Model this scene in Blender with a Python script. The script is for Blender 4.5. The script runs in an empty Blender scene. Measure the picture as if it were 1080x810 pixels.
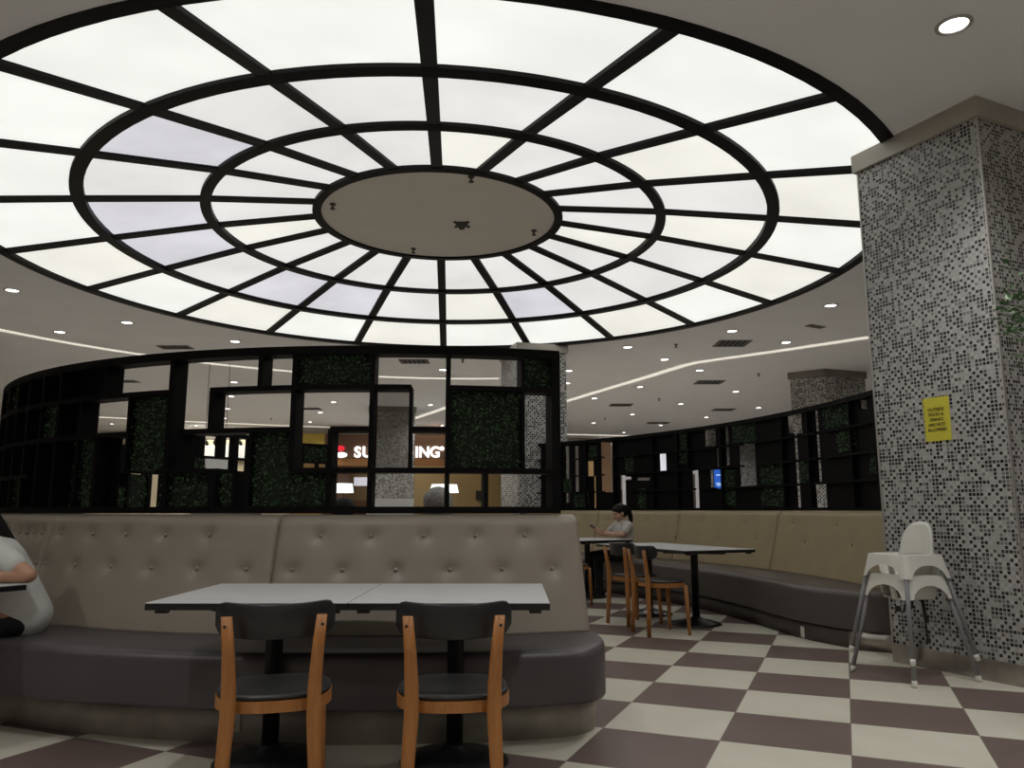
import bpy, bmesh, math, random
from mathutils import Vector, Matrix

# ------------------------------------------------------------------ camera, light, exposure
S = bpy.context.scene
COL = S.collection
EYE = 1.13
PITCH = math.atan(133 / 820)
cam = bpy.data.cameras.new('camera')
cam.sensor_width = 36.0
cam.lens = 36.0 * 820 / 1080
cam.clip_end = 200
cam_ob = bpy.data.objects.new('camera', cam)
COL.objects.link(cam_ob)
cam_ob.location = (0, 0, EYE)
cam_ob.rotation_euler = (math.pi / 2 + PITCH, 0, 0)
S.camera = cam_ob

w = bpy.data.worlds.new('world')
w.use_nodes = True
w.node_tree.nodes['Background'].inputs[0].default_value = (0.9, 0.95, 1, 1)
w.node_tree.nodes['Background'].inputs[1].default_value = 0.02
S.world = w
S.view_settings.view_transform = 'Standard'
S.view_settings.look = 'None'
S.view_settings.gamma = 1
S.view_settings.use_curve_mapping = False
S.view_settings.exposure = 0.0
PANEL_POWER = 0.88        # the backlit ceiling disc
DOWN_POWER = 9.0         # lens of a recessed downlight
STRIP_POWER = 0.62       # cove light strips
DOWN_SPOT = 102.0         # watts thrown down by each downlight

R_ = math.radians
rnd = random.Random(7)

# where a line of sight of the photograph meets a real height or depth (used to read positions off the photo)
def ray(u, v):
    x = (u - 540) / 820
    y = -(v - 405) / 820
    c, s = math.cos(PITCH), math.sin(PITCH)
    return Vector((x, c - s * y, s + c * y))
def on_z(u, v, z):
    d = ray(u, v)
    t = (z - EYE) / d.z
    return Vector((d.x * t, d.y * t, z))
def on_y(u, v, y):
    d = ray(u, v)
    t = y / d.y
    return Vector((d.x * t, y, EYE + d.z * t))

# ------------------------------------------------------------------ materials
def mat(name, col, rough=0.6, metal=0.0, var=0.0, scale=8.0, bump=0.0, spec=0.5, emit=None, power=0.0):
    m = bpy.data.materials.new(name)
    m.use_nodes = True
    nt = m.node_tree
    b = nt.nodes['Principled BSDF']
    b.inputs['Base Color'].default_value = (*col, 1)
    b.inputs['Roughness'].default_value = rough
    b.inputs['Metallic'].default_value = metal
    b.inputs['Specular IOR Level'].default_value = spec
    if var or bump:
        tc = nt.nodes.new('ShaderNodeTexCoord')
        n = nt.nodes.new('ShaderNodeTexNoise')
        n.inputs['Scale'].default_value = scale
        n.inputs['Detail'].default_value = 4
        nt.links.new(tc.outputs['Object'], n.inputs['Vector'])
        if var:
            r = nt.nodes.new('ShaderNodeValToRGB')
            r.color_ramp.elements[0].position = 0.3
            r.color_ramp.elements[1].position = 0.7
            r.color_ramp.elements[0].color = (*[c * (1 - var) for c in col], 1)
            r.color_ramp.elements[1].color = (*[min(1, c * (1 + var)) for c in col], 1)
            nt.links.new(n.outputs['Fac'], r.inputs['Fac'])
            nt.links.new(r.outputs['Color'], b.inputs['Base Color'])
        if bump:
            bp = nt.nodes.new('ShaderNodeBump')
            bp.inputs['Strength'].default_value = bump
            bp.inputs['Distance'].default_value = 0.01
            nt.links.new(n.outputs['Fac'], bp.inputs['Height'])
            nt.links.new(bp.outputs['Normal'], b.inputs['Normal'])
    if emit:
        b.inputs['Emission Color'].default_value = (*emit, 1)
        b.inputs['Emission Strength'].default_value = power
    return m

def math_node(nt, op, a, b=None):
    n = nt.nodes.new('ShaderNodeMath')
    n.operation = op
    for i, x in enumerate((a, b)):
        if x is None: continue
        if isinstance(x, (int, float)): n.inputs[i].default_value = x
        else: nt.links.new(x, n.inputs[i])
    return n.outputs[0]

def checker_floor():
    m = bpy.data.materials.new('checker_tiles')
    m.use_nodes = True
    nt = m.node_tree
    b = nt.nodes['Principled BSDF']
    tc = nt.nodes.new('ShaderNodeTexCoord')
    mp = nt.nodes.new('ShaderNodeMapping')
    mp.vector_type = 'TEXTURE'
    mp.inputs['Location'].default_value = (1.266, 4.645, 0)
    mp.inputs['Rotation'].default_value = (0, 0, R_(-22.9))
    mp.inputs['Scale'].default_value = (0.6, 0.6, 1)
    nt.links.new(tc.outputs['Object'], mp.inputs['Vector'])
    sp = nt.nodes.new('ShaderNodeSeparateXYZ')
    nt.links.new(mp.outputs[0], sp.inputs[0])
    fx, fy = math_node(nt, 'FLOOR', sp.outputs[0]), math_node(nt, 'FLOOR', sp.outputs[1])
    par = math_node(nt, 'FLOORED_MODULO', math_node(nt, 'ADD', fx, fy), 2.0)
    # mottle
    n = nt.nodes.new('ShaderNodeTexNoise')
    n.inputs['Scale'].default_value = 3.0
    n.inputs['Detail'].default_value = 5
    nt.links.new(tc.outputs['Object'], n.inputs['Vector'])
    def ramp(c0, c1):
        r = nt.nodes.new('ShaderNodeValToRGB')
        r.color_ramp.elements[0].position, r.color_ramp.elements[1].position = 0.3, 0.7
        r.color_ramp.elements[0].color, r.color_ramp.elements[1].color = (*c0, 1), (*c1, 1)
        nt.links.new(n.outputs['Fac'], r.inputs['Fac'])
        return r.outputs['Color']
    light = ramp((0.60, 0.57, 0.47), (0.66, 0.63, 0.53))
    dark = ramp((0.15, 0.106, 0.096), (0.172, 0.123, 0.112))
    mx = nt.nodes.new('ShaderNodeMix')
    mx.data_type = 'RGBA'
    nt.links.new(par, mx.inputs['Factor'])
    nt.links.new(light, mx.inputs['A'])
    nt.links.new(dark, mx.inputs['B'])
    # joints
    def edge(o):
        f = math_node(nt, 'FRACT', o)
        return math_node(nt, 'MINIMUM', f, math_node(nt, 'SUBTRACT', 1.0, f))
    e = math_node(nt, 'MINIMUM', edge(sp.outputs[0]), edge(sp.outputs[1]))
    g = math_node(nt, 'LESS_THAN', e, 0.004)
    mj = nt.nodes.new('ShaderNodeMix')
    mj.data_type = 'RGBA'
    nt.links.new(g, mj.inputs['Factor'])
    nt.links.new(mx.outputs['Result'], mj.inputs['A'])
    mj.inputs['B'].default_value = (0.2, 0.17, 0.15, 1)
    nt.links.new(mj.outputs['Result'], b.inputs['Base Color'])
    b.inputs['Roughness'].default_value = 0.34
    b.inputs['Specular IOR Level'].default_value = 0.35
    return m

def mosaic(name, pitch):
    m = bpy.data.materials.new(name)
    m.use_nodes = True
    nt = m.node_tree
    b = nt.nodes['Principled BSDF']
    uv = nt.nodes.new('ShaderNodeUVMap')
    sc = nt.nodes.new('ShaderNodeVectorMath')
    sc.operation = 'SCALE'
    sc.inputs['Scale'].default_value = 1 / pitch
    nt.links.new(uv.outputs[0], sc.inputs[0])
    fl = nt.nodes.new('ShaderNodeVectorMath')
    fl.operation = 'FLOOR'
    nt.links.new(sc.outputs[0], fl.inputs[0])
    wn = nt.nodes.new('ShaderNodeTexWhiteNoise')
    wn.noise_dimensions = '2D'
    nt.links.new(fl.outputs[0], wn.inputs['Vector'])
    r = nt.nodes.new('ShaderNodeValToRGB')
    cr = r.color_ramp
    cr.interpolation = 'CONSTANT'
    cr.elements[0].position = 0.0
    cr.elements[0].color = (0.012, 0.012, 0.013, 1)
    cr.elements[1].position = 0.29
    cr.elements[1].color = (0.045, 0.045, 0.047, 1)
    for p, c in ((0.42, 0.12), (0.50, 0.21), (0.56, 0.41), (0.76, 0.51)):
        e = cr.elements.new(p)
        e.color = (c, c, c * 0.97, 1)
    fs = nt.nodes.new('ShaderNodeSeparateXYZ')
    nt.links.new(fl.outputs[0], fs.inputs[0])
    par = math_node(nt, 'FLOORED_MODULO', math_node(nt, 'ADD', fs.outputs[0], fs.outputs[1]), 2.0)
    val = math_node(nt, 'ADD', math_node(nt, 'MULTIPLY', wn.outputs['Value'], 0.72), math_node(nt, 'MULTIPLY', par, 0.28))
    nt.links.new(val, r.inputs['Fac'])
    sp = nt.nodes.new('ShaderNodeSeparateXYZ')
    nt.links.new(sc.outputs[0], sp.inputs[0])
    def edge(o):
        f = math_node(nt, 'FRACT', o)
        return math_node(nt, 'MINIMUM', f, math_node(nt, 'SUBTRACT', 1.0, f))
    e = math_node(nt, 'MINIMUM', edge(sp.outputs[0]), edge(sp.outputs[1]))
    g = math_node(nt, 'LESS_THAN', e, 0.12)
    mj = nt.nodes.new('ShaderNodeMix')
    mj.data_type = 'RGBA'
    nt.links.new(g, mj.inputs['Factor'])
    nt.links.new(r.outputs['Color'], mj.inputs['A'])
    mj.inputs['B'].default_value = (0.43, 0.42, 0.40, 1)
    nt.links.new(mj.outputs['Result'], b.inputs['Base Color'])
    rg = nt.nodes.new('ShaderNodeMix')
    rg.data_type = 'FLOAT'
    nt.links.new(g, rg.inputs['Factor'])
    rg.inputs['A'].default_value = 0.25
    rg.inputs['B'].default_value = 0.8
    nt.links.new(rg.outputs['Result'], b.inputs['Roughness'])
    return m

def wood(name, c0, c1):
    m = bpy.data.materials.new(name)
    m.use_nodes = True
    nt = m.node_tree
    b = nt.nodes['Principled BSDF']
    tc = nt.nodes.new('ShaderNodeTexCoord')
    mp = nt.nodes.new('ShaderNodeMapping')
    mp.inputs['Scale'].default_value = (60, 60, 5)
    n = nt.nodes.new('ShaderNodeTexNoise')
    n.inputs['Scale'].default_value = 1.0
    n.inputs['Detail'].default_value = 5
    n.inputs['Distortion'].default_value = 0.6
    r = nt.nodes.new('ShaderNodeValToRGB')
    r.color_ramp.elements[0].position, r.color_ramp.elements[1].position = 0.25, 0.75
    r.color_ramp.elements[0].color, r.color_ramp.elements[1].color = (*c0, 1), (*c1, 1)
    nt.links.new(tc.outputs['Object'], mp.inputs['Vector'])
    nt.links.new(mp.outputs[0], n.inputs['Vector'])
    nt.links.new(n.outputs['Fac'], r.inputs['Fac'])
    nt.links.new(r.outputs['Color'], b.inputs['Base Color'])
    b.inputs['Roughness'].default_value = 0.4
    return m

def panel_light(name, col, power, streak):
    m = bpy.data.materials.new(name)
    m.use_nodes = True
    nt = m.node_tree
    b = nt.nodes['Principled BSDF']
    b.inputs['Base Color'].default_value = (0.15, 0.15, 0.145, 1)
    b.inputs['Roughness'].default_value = 0.35
    tc = nt.nodes.new('ShaderNodeTexCoord')
    n = nt.nodes.new('ShaderNodeTexNoise')
    n.inputs['Scale'].default_value = 0.9
    n.inputs['Detail'].default_value = 3
    nt.links.new(tc.outputs['Object'], n.inputs['Vector'])
    mr = nt.nodes.new('ShaderNodeMapRange')
    mr.inputs['From Min'].default_value, mr.inputs['From Max'].default_value = 0.3, 0.7
    mr.inputs['To Min'].default_value, mr.inputs['To Max'].default_value = power * (1 - streak), power * (1 + streak)
    nt.links.new(n.outputs['Fac'], mr.inputs['Value'])
    b.inputs['Emission Color'].default_value = (*col, 1)
    nt.links.new(mr.outputs[0], b.inputs['Emission Strength'])
    return m

M = {}
M['floor'] = checker_floor()
M['ceiling'] = mat('ceiling_plaster', (0.865, 0.88, 0.90), 0.85, var=0.02, scale=2)
M['disc_cream'] = mat('disc_plaster', (0.90, 0.87, 0.81), 0.85, var=0.02, scale=2)
M['wall'] = mat('wall_paint', (0.45, 0.43, 0.40), 0.8, var=0.04, scale=2)
M['mosaic'] = mosaic('mosaic_tiles', 0.0272)
M['mosaic_far'] = mosaic('mosaic_tiles_far', 0.036)
M['capital'] = mat('cream_band', (0.40, 0.37, 0.32), 0.5, var=0.12, scale=3)
M['band_dark'] = mat('grey_band', (0.22, 0.20, 0.18), 0.6, var=0.1, scale=3)
M['steel'] = mat('brushed_steel', (0.42, 0.39, 0.35), 0.32, 0.85, var=0.25, scale=5)
M['edge_steel'] = mat('edge_strip', (0.5, 0.48, 0.45), 0.4, 0.6)
M['leather'] = mat('taupe_leather', (0.300, 0.262, 0.212), 0.42, var=0.05, scale=4, bump=0.06)
M['leather_warm_lit'] = mat('warm_lit_leather', (0.355, 0.28, 0.165), 0.42, var=0.05, scale=4, bump=0.06)  # taken as the taupe leather, its warmer light put into the colour
M['seat'] = mat('dark_seat_leather', (0.078, 0.066, 0.070), 0.40, var=0.07, scale=5, bump=0.06)
M['seat_far'] = mat('brown_seat_leather', (0.10, 0.082, 0.075), 0.42, var=0.07, scale=5, bump=0.06)
M['plinth'] = mat('worn_steel_plinth', (0.46, 0.43, 0.38), 0.4, 0.15, var=0.3, scale=4)
M['plinth_dark'] = mat('dark_plinth', (0.075, 0.062, 0.054), 0.5, var=0.2, scale=4)
M['black'] = mat('black_lacquer', (0.005, 0.0047, 0.005), 0.6, var=0.1, scale=6, spec=0.1)
M['black_frame'] = mat('black_frame', (0.006, 0.005, 0.005), 0.5, var=0.3, scale=3, spec=0.12)
M['iron'] = mat('black_iron', (0.012, 0.012, 0.013), 0.32, 0.2, var=0.1, scale=12)
M['chair_black'] = mat('black_chair_shell', (0.017, 0.017, 0.018), 0.38, var=0.08, scale=10)
M['wood'] = wood('honey_wood', (0.33, 0.125, 0.03), (0.45, 0.195, 0.055))
M['wood_far'] = wood('red_brown_wood', (0.27, 0.10, 0.03), (0.37, 0.15, 0.05))
M['table'] = mat('white_laminate', (0.62, 0.62, 0.62), 0.35, var=0.03, scale=4)
M['leaf'] = mat('hedge_leaf', (0.035, 0.085, 0.03), 0.55, var=0.5, scale=40)
M['leaf_back'] = mat('hedge_mat', (0.006, 0.012, 0.005), 0.9)
M['leaf_plant'] = mat('plant_leaf', (0.07, 0.16, 0.05), 0.5, var=0.4, scale=20)
M['lens'] = mat('downlight_lens', (0.9, 0.9, 0.9), 0.3, emit=(1, 0.98, 0.95), power=DOWN_POWER)
M['white_metal'] = mat('white_metal', (0.7, 0.69, 0.67), 0.4)
M['strip'] = mat('cove_strip', (0.8, 0.78, 0.7), 0.5, emit=(1, 0.94, 0.82), power=STRIP_POWER)
M['grille'] = mat('grille_grey', (0.16, 0.15, 0.145), 0.6)
M['grille_dark'] = mat('grille_shadow', (0.02, 0.02, 0.02), 0.8)
M['brass'] = mat('sprinkler_metal', (0.10, 0.09, 0.08), 0.5, 0.5)
M['plastic'] = mat('white_plastic', (0.74, 0.73, 0.67), 0.38, var=0.03, scale=6)
M['leg_grey'] = mat('grey_leg', (0.22, 0.22, 0.23), 0.4)
M['strap'] = mat('black_strap', (0.02, 0.02, 0.02), 0.7)
M['yellow'] = mat('yellow_paper', (0.66, 0.60, 0.05), 0.6, var=0.05, scale=9)
M['ink'] = mat('dark_ink', (0.06, 0.055, 0.02), 0.7)
M['skin'] = mat('skin', (0.50, 0.27, 0.18), 0.5, var=0.06, scale=15)
M['skin_far'] = mat('skin_light', (0.50, 0.30, 0.21), 0.5, var=0.06, scale=15)
M['shirt'] = mat('white_cotton', (0.62, 0.63, 0.60), 0.85, var=0.05, scale=10, bump=0.25)
M['shirt_grey'] = mat('pale_grey_cotton', (0.50, 0.47, 0.45), 0.85, var=0.08, scale=10, bump=0.2)
M['shirt_dark'] = mat('navy_cotton', (0.03, 0.03, 0.045), 0.85, var=0.08, scale=10)
M['shirt_red'] = mat('dark_red_cotton', (0.15, 0.02, 0.02), 0.85, var=0.08, scale=10)
M['trousers'] = mat('black_trousers', (0.012, 0.012, 0.015), 0.8, var=0.1, scale=10)
M['hair'] = mat('black_hair', (0.009, 0.007, 0.007), 0.6, var=0.3, scale=60, spec=0.2)
M['hair_grey'] = mat('grey_hair', (0.40, 0.38, 0.36), 0.7, var=0.3, scale=40)
M['eye'] = mat('eye_dark', (0.02, 0.015, 0.01), 0.2)
M['lip'] = mat('lips', (0.38, 0.13, 0.11), 0.5)
M['phone'] = mat('phone_black', (0.01, 0.01, 0.012), 0.2)
M['socket'] = mat('socket_white', (0.6, 0.58, 0.53), 0.4)
M['fascia'] = mat('brown_fascia', (0.16, 0.085, 0.05), 0.6, var=0.1, scale=2)
M['letter'] = mat('lit_white_letter', (0.9, 0.9, 0.9), 0.4, emit=(1, 1, 1), power=1.1)
M['red_lit'] = mat('lit_red_letter', (0.6, 0.02, 0.03), 0.4, emit=(0.8, 0.02, 0.04), power=0.8)
M['olive_wall'] = mat('olive_wall', (0.30, 0.225, 0.11), 0.75, var=0.08, scale=1)
M['orange_wall'] = mat('orange_band', (0.42, 0.20, 0.07), 0.7, var=0.08, scale=1)
M['yellow_wall'] = mat('yellow_fascia', (0.55, 0.40, 0.08), 0.7, var=0.2, scale=0.6)
M['lamp_shade'] = mat('lit_lamp_shade', (0.9, 0.9, 0.88), 0.6, emit=(0.92, 1, 0.97), power=1.1)
M['screen_blue'] = mat('blue_display', (0.01, 0.02, 0.1), 0.3, emit=(0.03, 0.16, 0.75), power=0.6)
M['screen_text'] = mat('display_text', (0.5, 0.6, 0.8), 0.3, emit=(0.45, 0.7, 1.0), power=0.6)
M['board_white'] = mat('white_board', (0.75, 0.76, 0.76), 0.5)
M['cream'] = mat('cream_paint', (0.60, 0.53, 0.38), 0.7, var=0.05, scale=2)
M['tan_box'] = mat('tan_board', (0.50, 0.33, 0.14), 0.6, var=0.1, scale=3)
M['tan_dark'] = mat('brown_board', (0.20, 0.115, 0.06), 0.6, var=0.1, scale=3)
M['grey_post'] = mat('pale_grey_post', (0.55, 0.55, 0.56), 0.5)
M['lit_panel'] = mat('lit_white_panel', (0.8, 0.8, 0.85), 0.5, emit=(0.85, 0.87, 1), power=0.5)
M['counter'] = mat('grey_counter', (0.18, 0.16, 0.15), 0.6)
M['pot'] = mat('dark_planter', (0.05, 0.045, 0.04), 0.5)
M['bark'] = mat('bark', (0.10, 0.07, 0.045), 0.8, var=0.3, scale=20)
g = bpy.data.materials.new('tinted_glass')
g.use_nodes = True
nt = g.node_tree
nt.nodes.remove(nt.nodes['Principled BSDF'])
tr = nt.nodes.new('ShaderNodeBsdfTransparent')
tr.inputs[0].default_value = (0.72, 0.71, 0.70, 1)
gl = nt.nodes.new('ShaderNodeBsdfGlossy')
gl.inputs['Roughness'].default_value = 0.08
mxs = nt.nodes.new('ShaderNodeMixShader')
mxs.inputs[0].default_value = 0.06
nt.links.new(tr.outputs[0], mxs.inputs[1])
nt.links.new(gl.outputs[0], mxs.inputs[2])
nt.links.new(mxs.outputs[0], nt.nodes['Material Output'].inputs[0])
M['glass'] = g

# ------------------------------------------------------------------ object helpers
def obj(name, bm, m, parent=None, smooth=False, mods=()):
    me = bpy.data.meshes.new(name)
    bmesh.ops.recalc_face_normals(bm, faces=bm.faces)
    bm.to_mesh(me)
    bm.free()
    for x in (m if isinstance(m, (list, tuple)) else [m]):
        me.materials.append(x)
    if smooth:
        for p in me.polygons: p.use_smooth = True
    o = bpy.data.objects.new(name, me)
    COL.objects.link(o)
    if parent: o.parent = parent
    return o
def tag(o, label=None, cat=None, group=None, kind=None):
    if label: o['label'] = label
    if cat: o['category'] = cat
    if group: o['group'] = group
    if kind: o['kind'] = kind
    return o
def thing(name, loc, label, cat, group=None, rz=0):
    o = bpy.data.objects.new(name, None)
    o.empty_display_size = 0.1
    COL.objects.link(o)
    o.location = loc
    o.rotation_euler = (0, 0, rz)
    return tag(o, label, cat, group)
def dup(root, loc, rz, label, group=None):
    r = root.copy()
    COL.objects.link(r)
    r.location = loc
    r.rotation_euler = (0, 0, rz)
    r['label'] = label
    if group: r['group'] = group
    for ch in list(root.children):
        c = ch.copy()
        COL.objects.link(c)
        c.parent = r
        for gch in list(ch.children):
            d = gch.copy()
            COL.objects.link(d)
            d.parent = c
    return r
def NB(): return bmesh.new()

def box(bm, c, s, rot=None, bev=0.0):
    mt = Matrix.Translation(Vector(c)) @ (rot.to_4x4() if rot else Matrix.Identity(4)) @ Matrix.Diagonal((*s, 1))
    r = bmesh.ops.create_cube(bm, size=1, matrix=mt)
    if bev:
        vs = r['verts']
        es = list({e for v in vs for e in v.link_edges})
        bmesh.ops.bevel(bm, geom=vs + es, offset=bev, segments=2, affect='EDGES', profile=0.7)
def frame(axis):
    z = axis.normalized()
    a = Vector((0, 0, 1)) if abs(z.z) < 0.9 else Vector((0, 1, 0))
    x = a.cross(z).normalized()
    return x, z.cross(x), z
def tube(bm, pts, rad, n=12, flat=None, cap=True):
    """swept tube; rad number or list; flat=(sx, sy) squashes the section"""
    pts = [Vector(p) for p in pts]
    rings = []
    px = None
    for i, p in enumerate(pts):
        d = (pts[min(i + 1, len(pts) - 1)] - pts[max(i - 1, 0)])
        x, y, z = frame(d)
        if px is not None:
            x = (px - z * px.dot(z)).normalized()
            y = z.cross(x)
        px = x
        r = rad[i] if isinstance(rad, (list, tuple)) else rad
        sx, sy = flat if flat else (1, 1)
        rings.append([bm.verts.new(p + x * (r * sx * math.cos(2 * math.pi * k / n)) + y * (r * sy * math.sin(2 * math.pi * k / n))) for k in range(n)])
    for a, b in zip(rings, rings[1:]):
        for k in range(n):
            bm.faces.new((a[k], a[(k + 1) % n], b[(k + 1) % n], b[k]))
    if cap:
        bm.faces.new(rings[0][::-1])
        bm.faces.new(rings[-1])
def lathe(bm, prof, n=32, c=(0, 0, 0)):
    c = Vector(c)
    rings = []
    for r, z in prof:
        if r < 1e-6: rings.append([bm.verts.new(c + Vector((0, 0, z)))])
        else: rings.append([bm.verts.new(c + Vector((r * math.cos(2 * math.pi * k / n), r * math.sin(2 * math.pi * k / n), z))) for k in range(n)])
    for a, b in zip(rings, rings[1:]):
        for k in range(n):
            k2 = (k + 1) % n
            if len(a) == 1 and len(b) == 1: continue
            if len(a) == 1: bm.faces.new((a[0], b[k2], b[k]))
            elif len(b) == 1: bm.faces.new((a[k], a[k2], b[0]))
            else: bm.faces.new((a[k], a[k2], b[k2], b[k]))
    for rg, last in ((rings[0], False), (rings[-1], True)):
        if len(rg) > 1: bm.faces.new(rg if last else rg[::-1])
def prism(bm, poly, z0, z1):
    a = [bm.verts.new((x, y, z0)) for x, y in poly]
    b = [bm.verts.new((x, y, z1)) for x, y in poly]
    n = len(poly)
    bm.faces.new(a[::-1])
    bm.faces.new(b)
    for k in range(n):
        bm.faces.new((a[k], a[(k + 1) % n], b[(k + 1) % n], b[k]))
def loft(bm, rings, cap=True):
    """closed rings of equal length joined in order"""
    rr = [[bm.verts.new(p) for p in r] for r in rings]
    n = len(rr[0])
    for a, b in zip(rr, rr[1:]):
        for k in range(n):
            bm.faces.new((a[k], a[(k + 1) % n], b[(k + 1) % n], b[k]))
    if cap:
        bm.faces.new(rr[0][::-1])
        bm.faces.new(rr[-1])
    return rr
def arange(a, b, step):
    n = max(1, int(math.ceil(abs(b - a) / step)))
    return [a + (b - a) * i / n for i in range(n + 1)]

# arcs: NEAR ring runs round RC and is seen from outside; FAR arc runs round FC and is seen from inside
RC = Vector((-0.84, 8.57, 0))
FC = Vector((-5.15, 7.0, 0))
FR = 8.63
def near(R, a, z):
    return Vector((RC.x + R * math.sin(R_(a)), RC.y - R * math.cos(R_(a)), z))
def far(R, a, z):
    return Vector((FC.x + R * math.sin(R_(a)), FC.y + R * math.cos(R_(a)), z))
def arcbox(bm, P, R0, R1, a0, a1, z0, z1, step=1.5):
    loft(bm, [[P(R0, a, z0), P(R1, a, z0), P(R1, a, z1), P(R0, a, z1)] for a in arange(a0, a1, step)])

# ------------------------------------------------------------------ the setting
CZ = 4.06                                       # ceiling height
DC = Vector((-0.88, 8.97, 0))                   # centre of the lit disc
DR = [5.03, 3.82, 2.63, 1.44]                   # its rings
DZ = [4.06, 4.26, 4.45, 4.60]
X0, X1, Y0, Y1 = -22.0, 20.0, -14.0, 32.0

bm = NB()
box(bm, ((X0 + X1) / 2, (Y0 + Y1) / 2, -0.06), (X1 - X0 + 1, Y1 - Y0 + 1, 0.12))
tag(obj('floor', bm, M['floor']), kind='structure')

bm = NB()
N = 120
inn = [(DC.x + DR[0] * math.cos(2 * math.pi * k / N), DC.y + DR[0] * math.sin(2 * math.pi * k / N)) for k in range(N)]
out = []
for k in range(N):
    c, s = math.cos(2 * math.pi * k / N), math.sin(2 * math.pi * k / N)
    tx = ((X1 + .5 - DC.x) if c > 0 else (X0 - .5 - DC.x)) / c if abs(c) > 1e-6 else 1e9
    ty = ((Y1 + .5 - DC.y) if s > 0 else (Y0 - .5 - DC.y)) / s if abs(s) > 1e-6 else 1e9
    t = min(tx, ty)
    out.append((DC.x + t * c, DC.y + t * s))
for cx, cy in ((X0 - .5, Y0 - .5), (X1 + .5, Y0 - .5), (X1 + .5, Y1 + .5), (X0 - .5, Y1 + .5)):
    k = min(range(N), key=lambda i: (out[i][0] - cx) ** 2 + (out[i][1] - cy) ** 2)
    out[k] = (cx, cy)
rings = []
for z in (CZ, CZ + 0.9):
    rings.append(([bm.verts.new((x, y, z)) for x, y in inn], [bm.verts.new((x, y, z)) for x, y in out]))
for k in range(N):
    j = (k + 1) % N
    (i0, o0), (i1, o1) = rings
    bm.faces.new((i0[k], i0[j], o0[j], o0[k]))
    bm.faces.new((i1[k], o1[k], o1[j], i1[j]))
    bm.faces.new((i0[k], i1[k], i1[j], i0[j]))
    bm.faces.new((o0[k], o0[j], o1[j], o1[k]))
bm.faces.new(rings[1][0])
tag(obj('ceiling', bm, M['ceiling']), kind='structure')

for nm, c, s in (('wall_back', ((X0 + X1) / 2, Y1 + .1, CZ / 2), (X1 - X0 + .4, .2, CZ)), ('wall_front', ((X0 + X1) / 2, Y0 - .1, CZ / 2), (X1 - X0 + .4, .2, CZ)),
                 ('wall_left', (X0 - .1, (Y0 + Y1) / 2, CZ / 2), (.2, Y1 - Y0, CZ)), ('wall_right', (X1 + .1, (Y0 + Y1) / 2, CZ / 2), (.2, Y1 - Y0, CZ))):
    bm = NB()
    box(bm, c, s)
    tag(obj(nm, bm, M['wall']), kind='structure')

# ------------------------------------------------------------------ the lit disc in the ceiling
disc = thing('ceiling_light_dome', (DC.x, DC.y, CZ), 'huge round backlit ceiling light of white panels in a black spoked frame', 'ceiling light')
def dsc(R, a, z): return Vector((R * math.sin(R_(a)), -R * math.cos(R_(a)), z - CZ))
PW = [panel_light('panel_white', (0.985, 1.0, 0.945), PANEL_POWER, 0.07),
      panel_light('panel_warm', (1.0, 0.985, 0.90), PANEL_POWER * 0.95, 0.08),
      panel_light('panel_cool', (0.94, 0.93, 1.0), PANEL_POWER * 0.76, 0.12),
      panel_light('panel_soft', (0.99, 0.98, 0.95), PANEL_POWER * 0.87, 0.08)]
# stepped look: spokes are 18 degrees apart
SP0 = 4.3
for i in range(4):                              # black rings
    bm = NB()
    wd = (0.09, 0.062, 0.056, 0.05)[i]
    z = DZ[i]
    dep = 0.075 if i else 0.06
    loft(bm, [[dsc(DR[i] - wd, a, z + 0.04), dsc(DR[i] + (wd if i else 0.02), a, z + 0.04), dsc(DR[i] + (wd if i else 0.02), a, z - dep + 0.05), dsc(DR[i] - wd, a, z - dep + 0.05)] for a in arange(0, 360, 3)], cap=False)
    obj('ring', bm, M['black_frame'], disc)
for k in range(20):
    a = SP0 + 18 * k
    bm = NB()
    pts = [(DR[i] - (0.03 if i == 0 else 0), DZ[i]) for i in range(4)]
    def sec(R, z):
        c = dsc(R, a, z)
        t = Vector((math.cos(R_(a)), math.sin(R_(a)), 0)) * 0.058
        return [c - t + Vector((0, 0, .05)), c + t + Vector((0, 0, .05)), c + t - Vector((0, 0, .012)), c - t - Vector((0, 0, .012))]
    loft(bm, [sec(R, z) for R, z in pts])
    obj('spoke', bm, M['black_frame'], disc)
cool = {(1, 17), (1, 15), (1, 14), (1, 12), (1, 11), (1, 8)}
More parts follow.
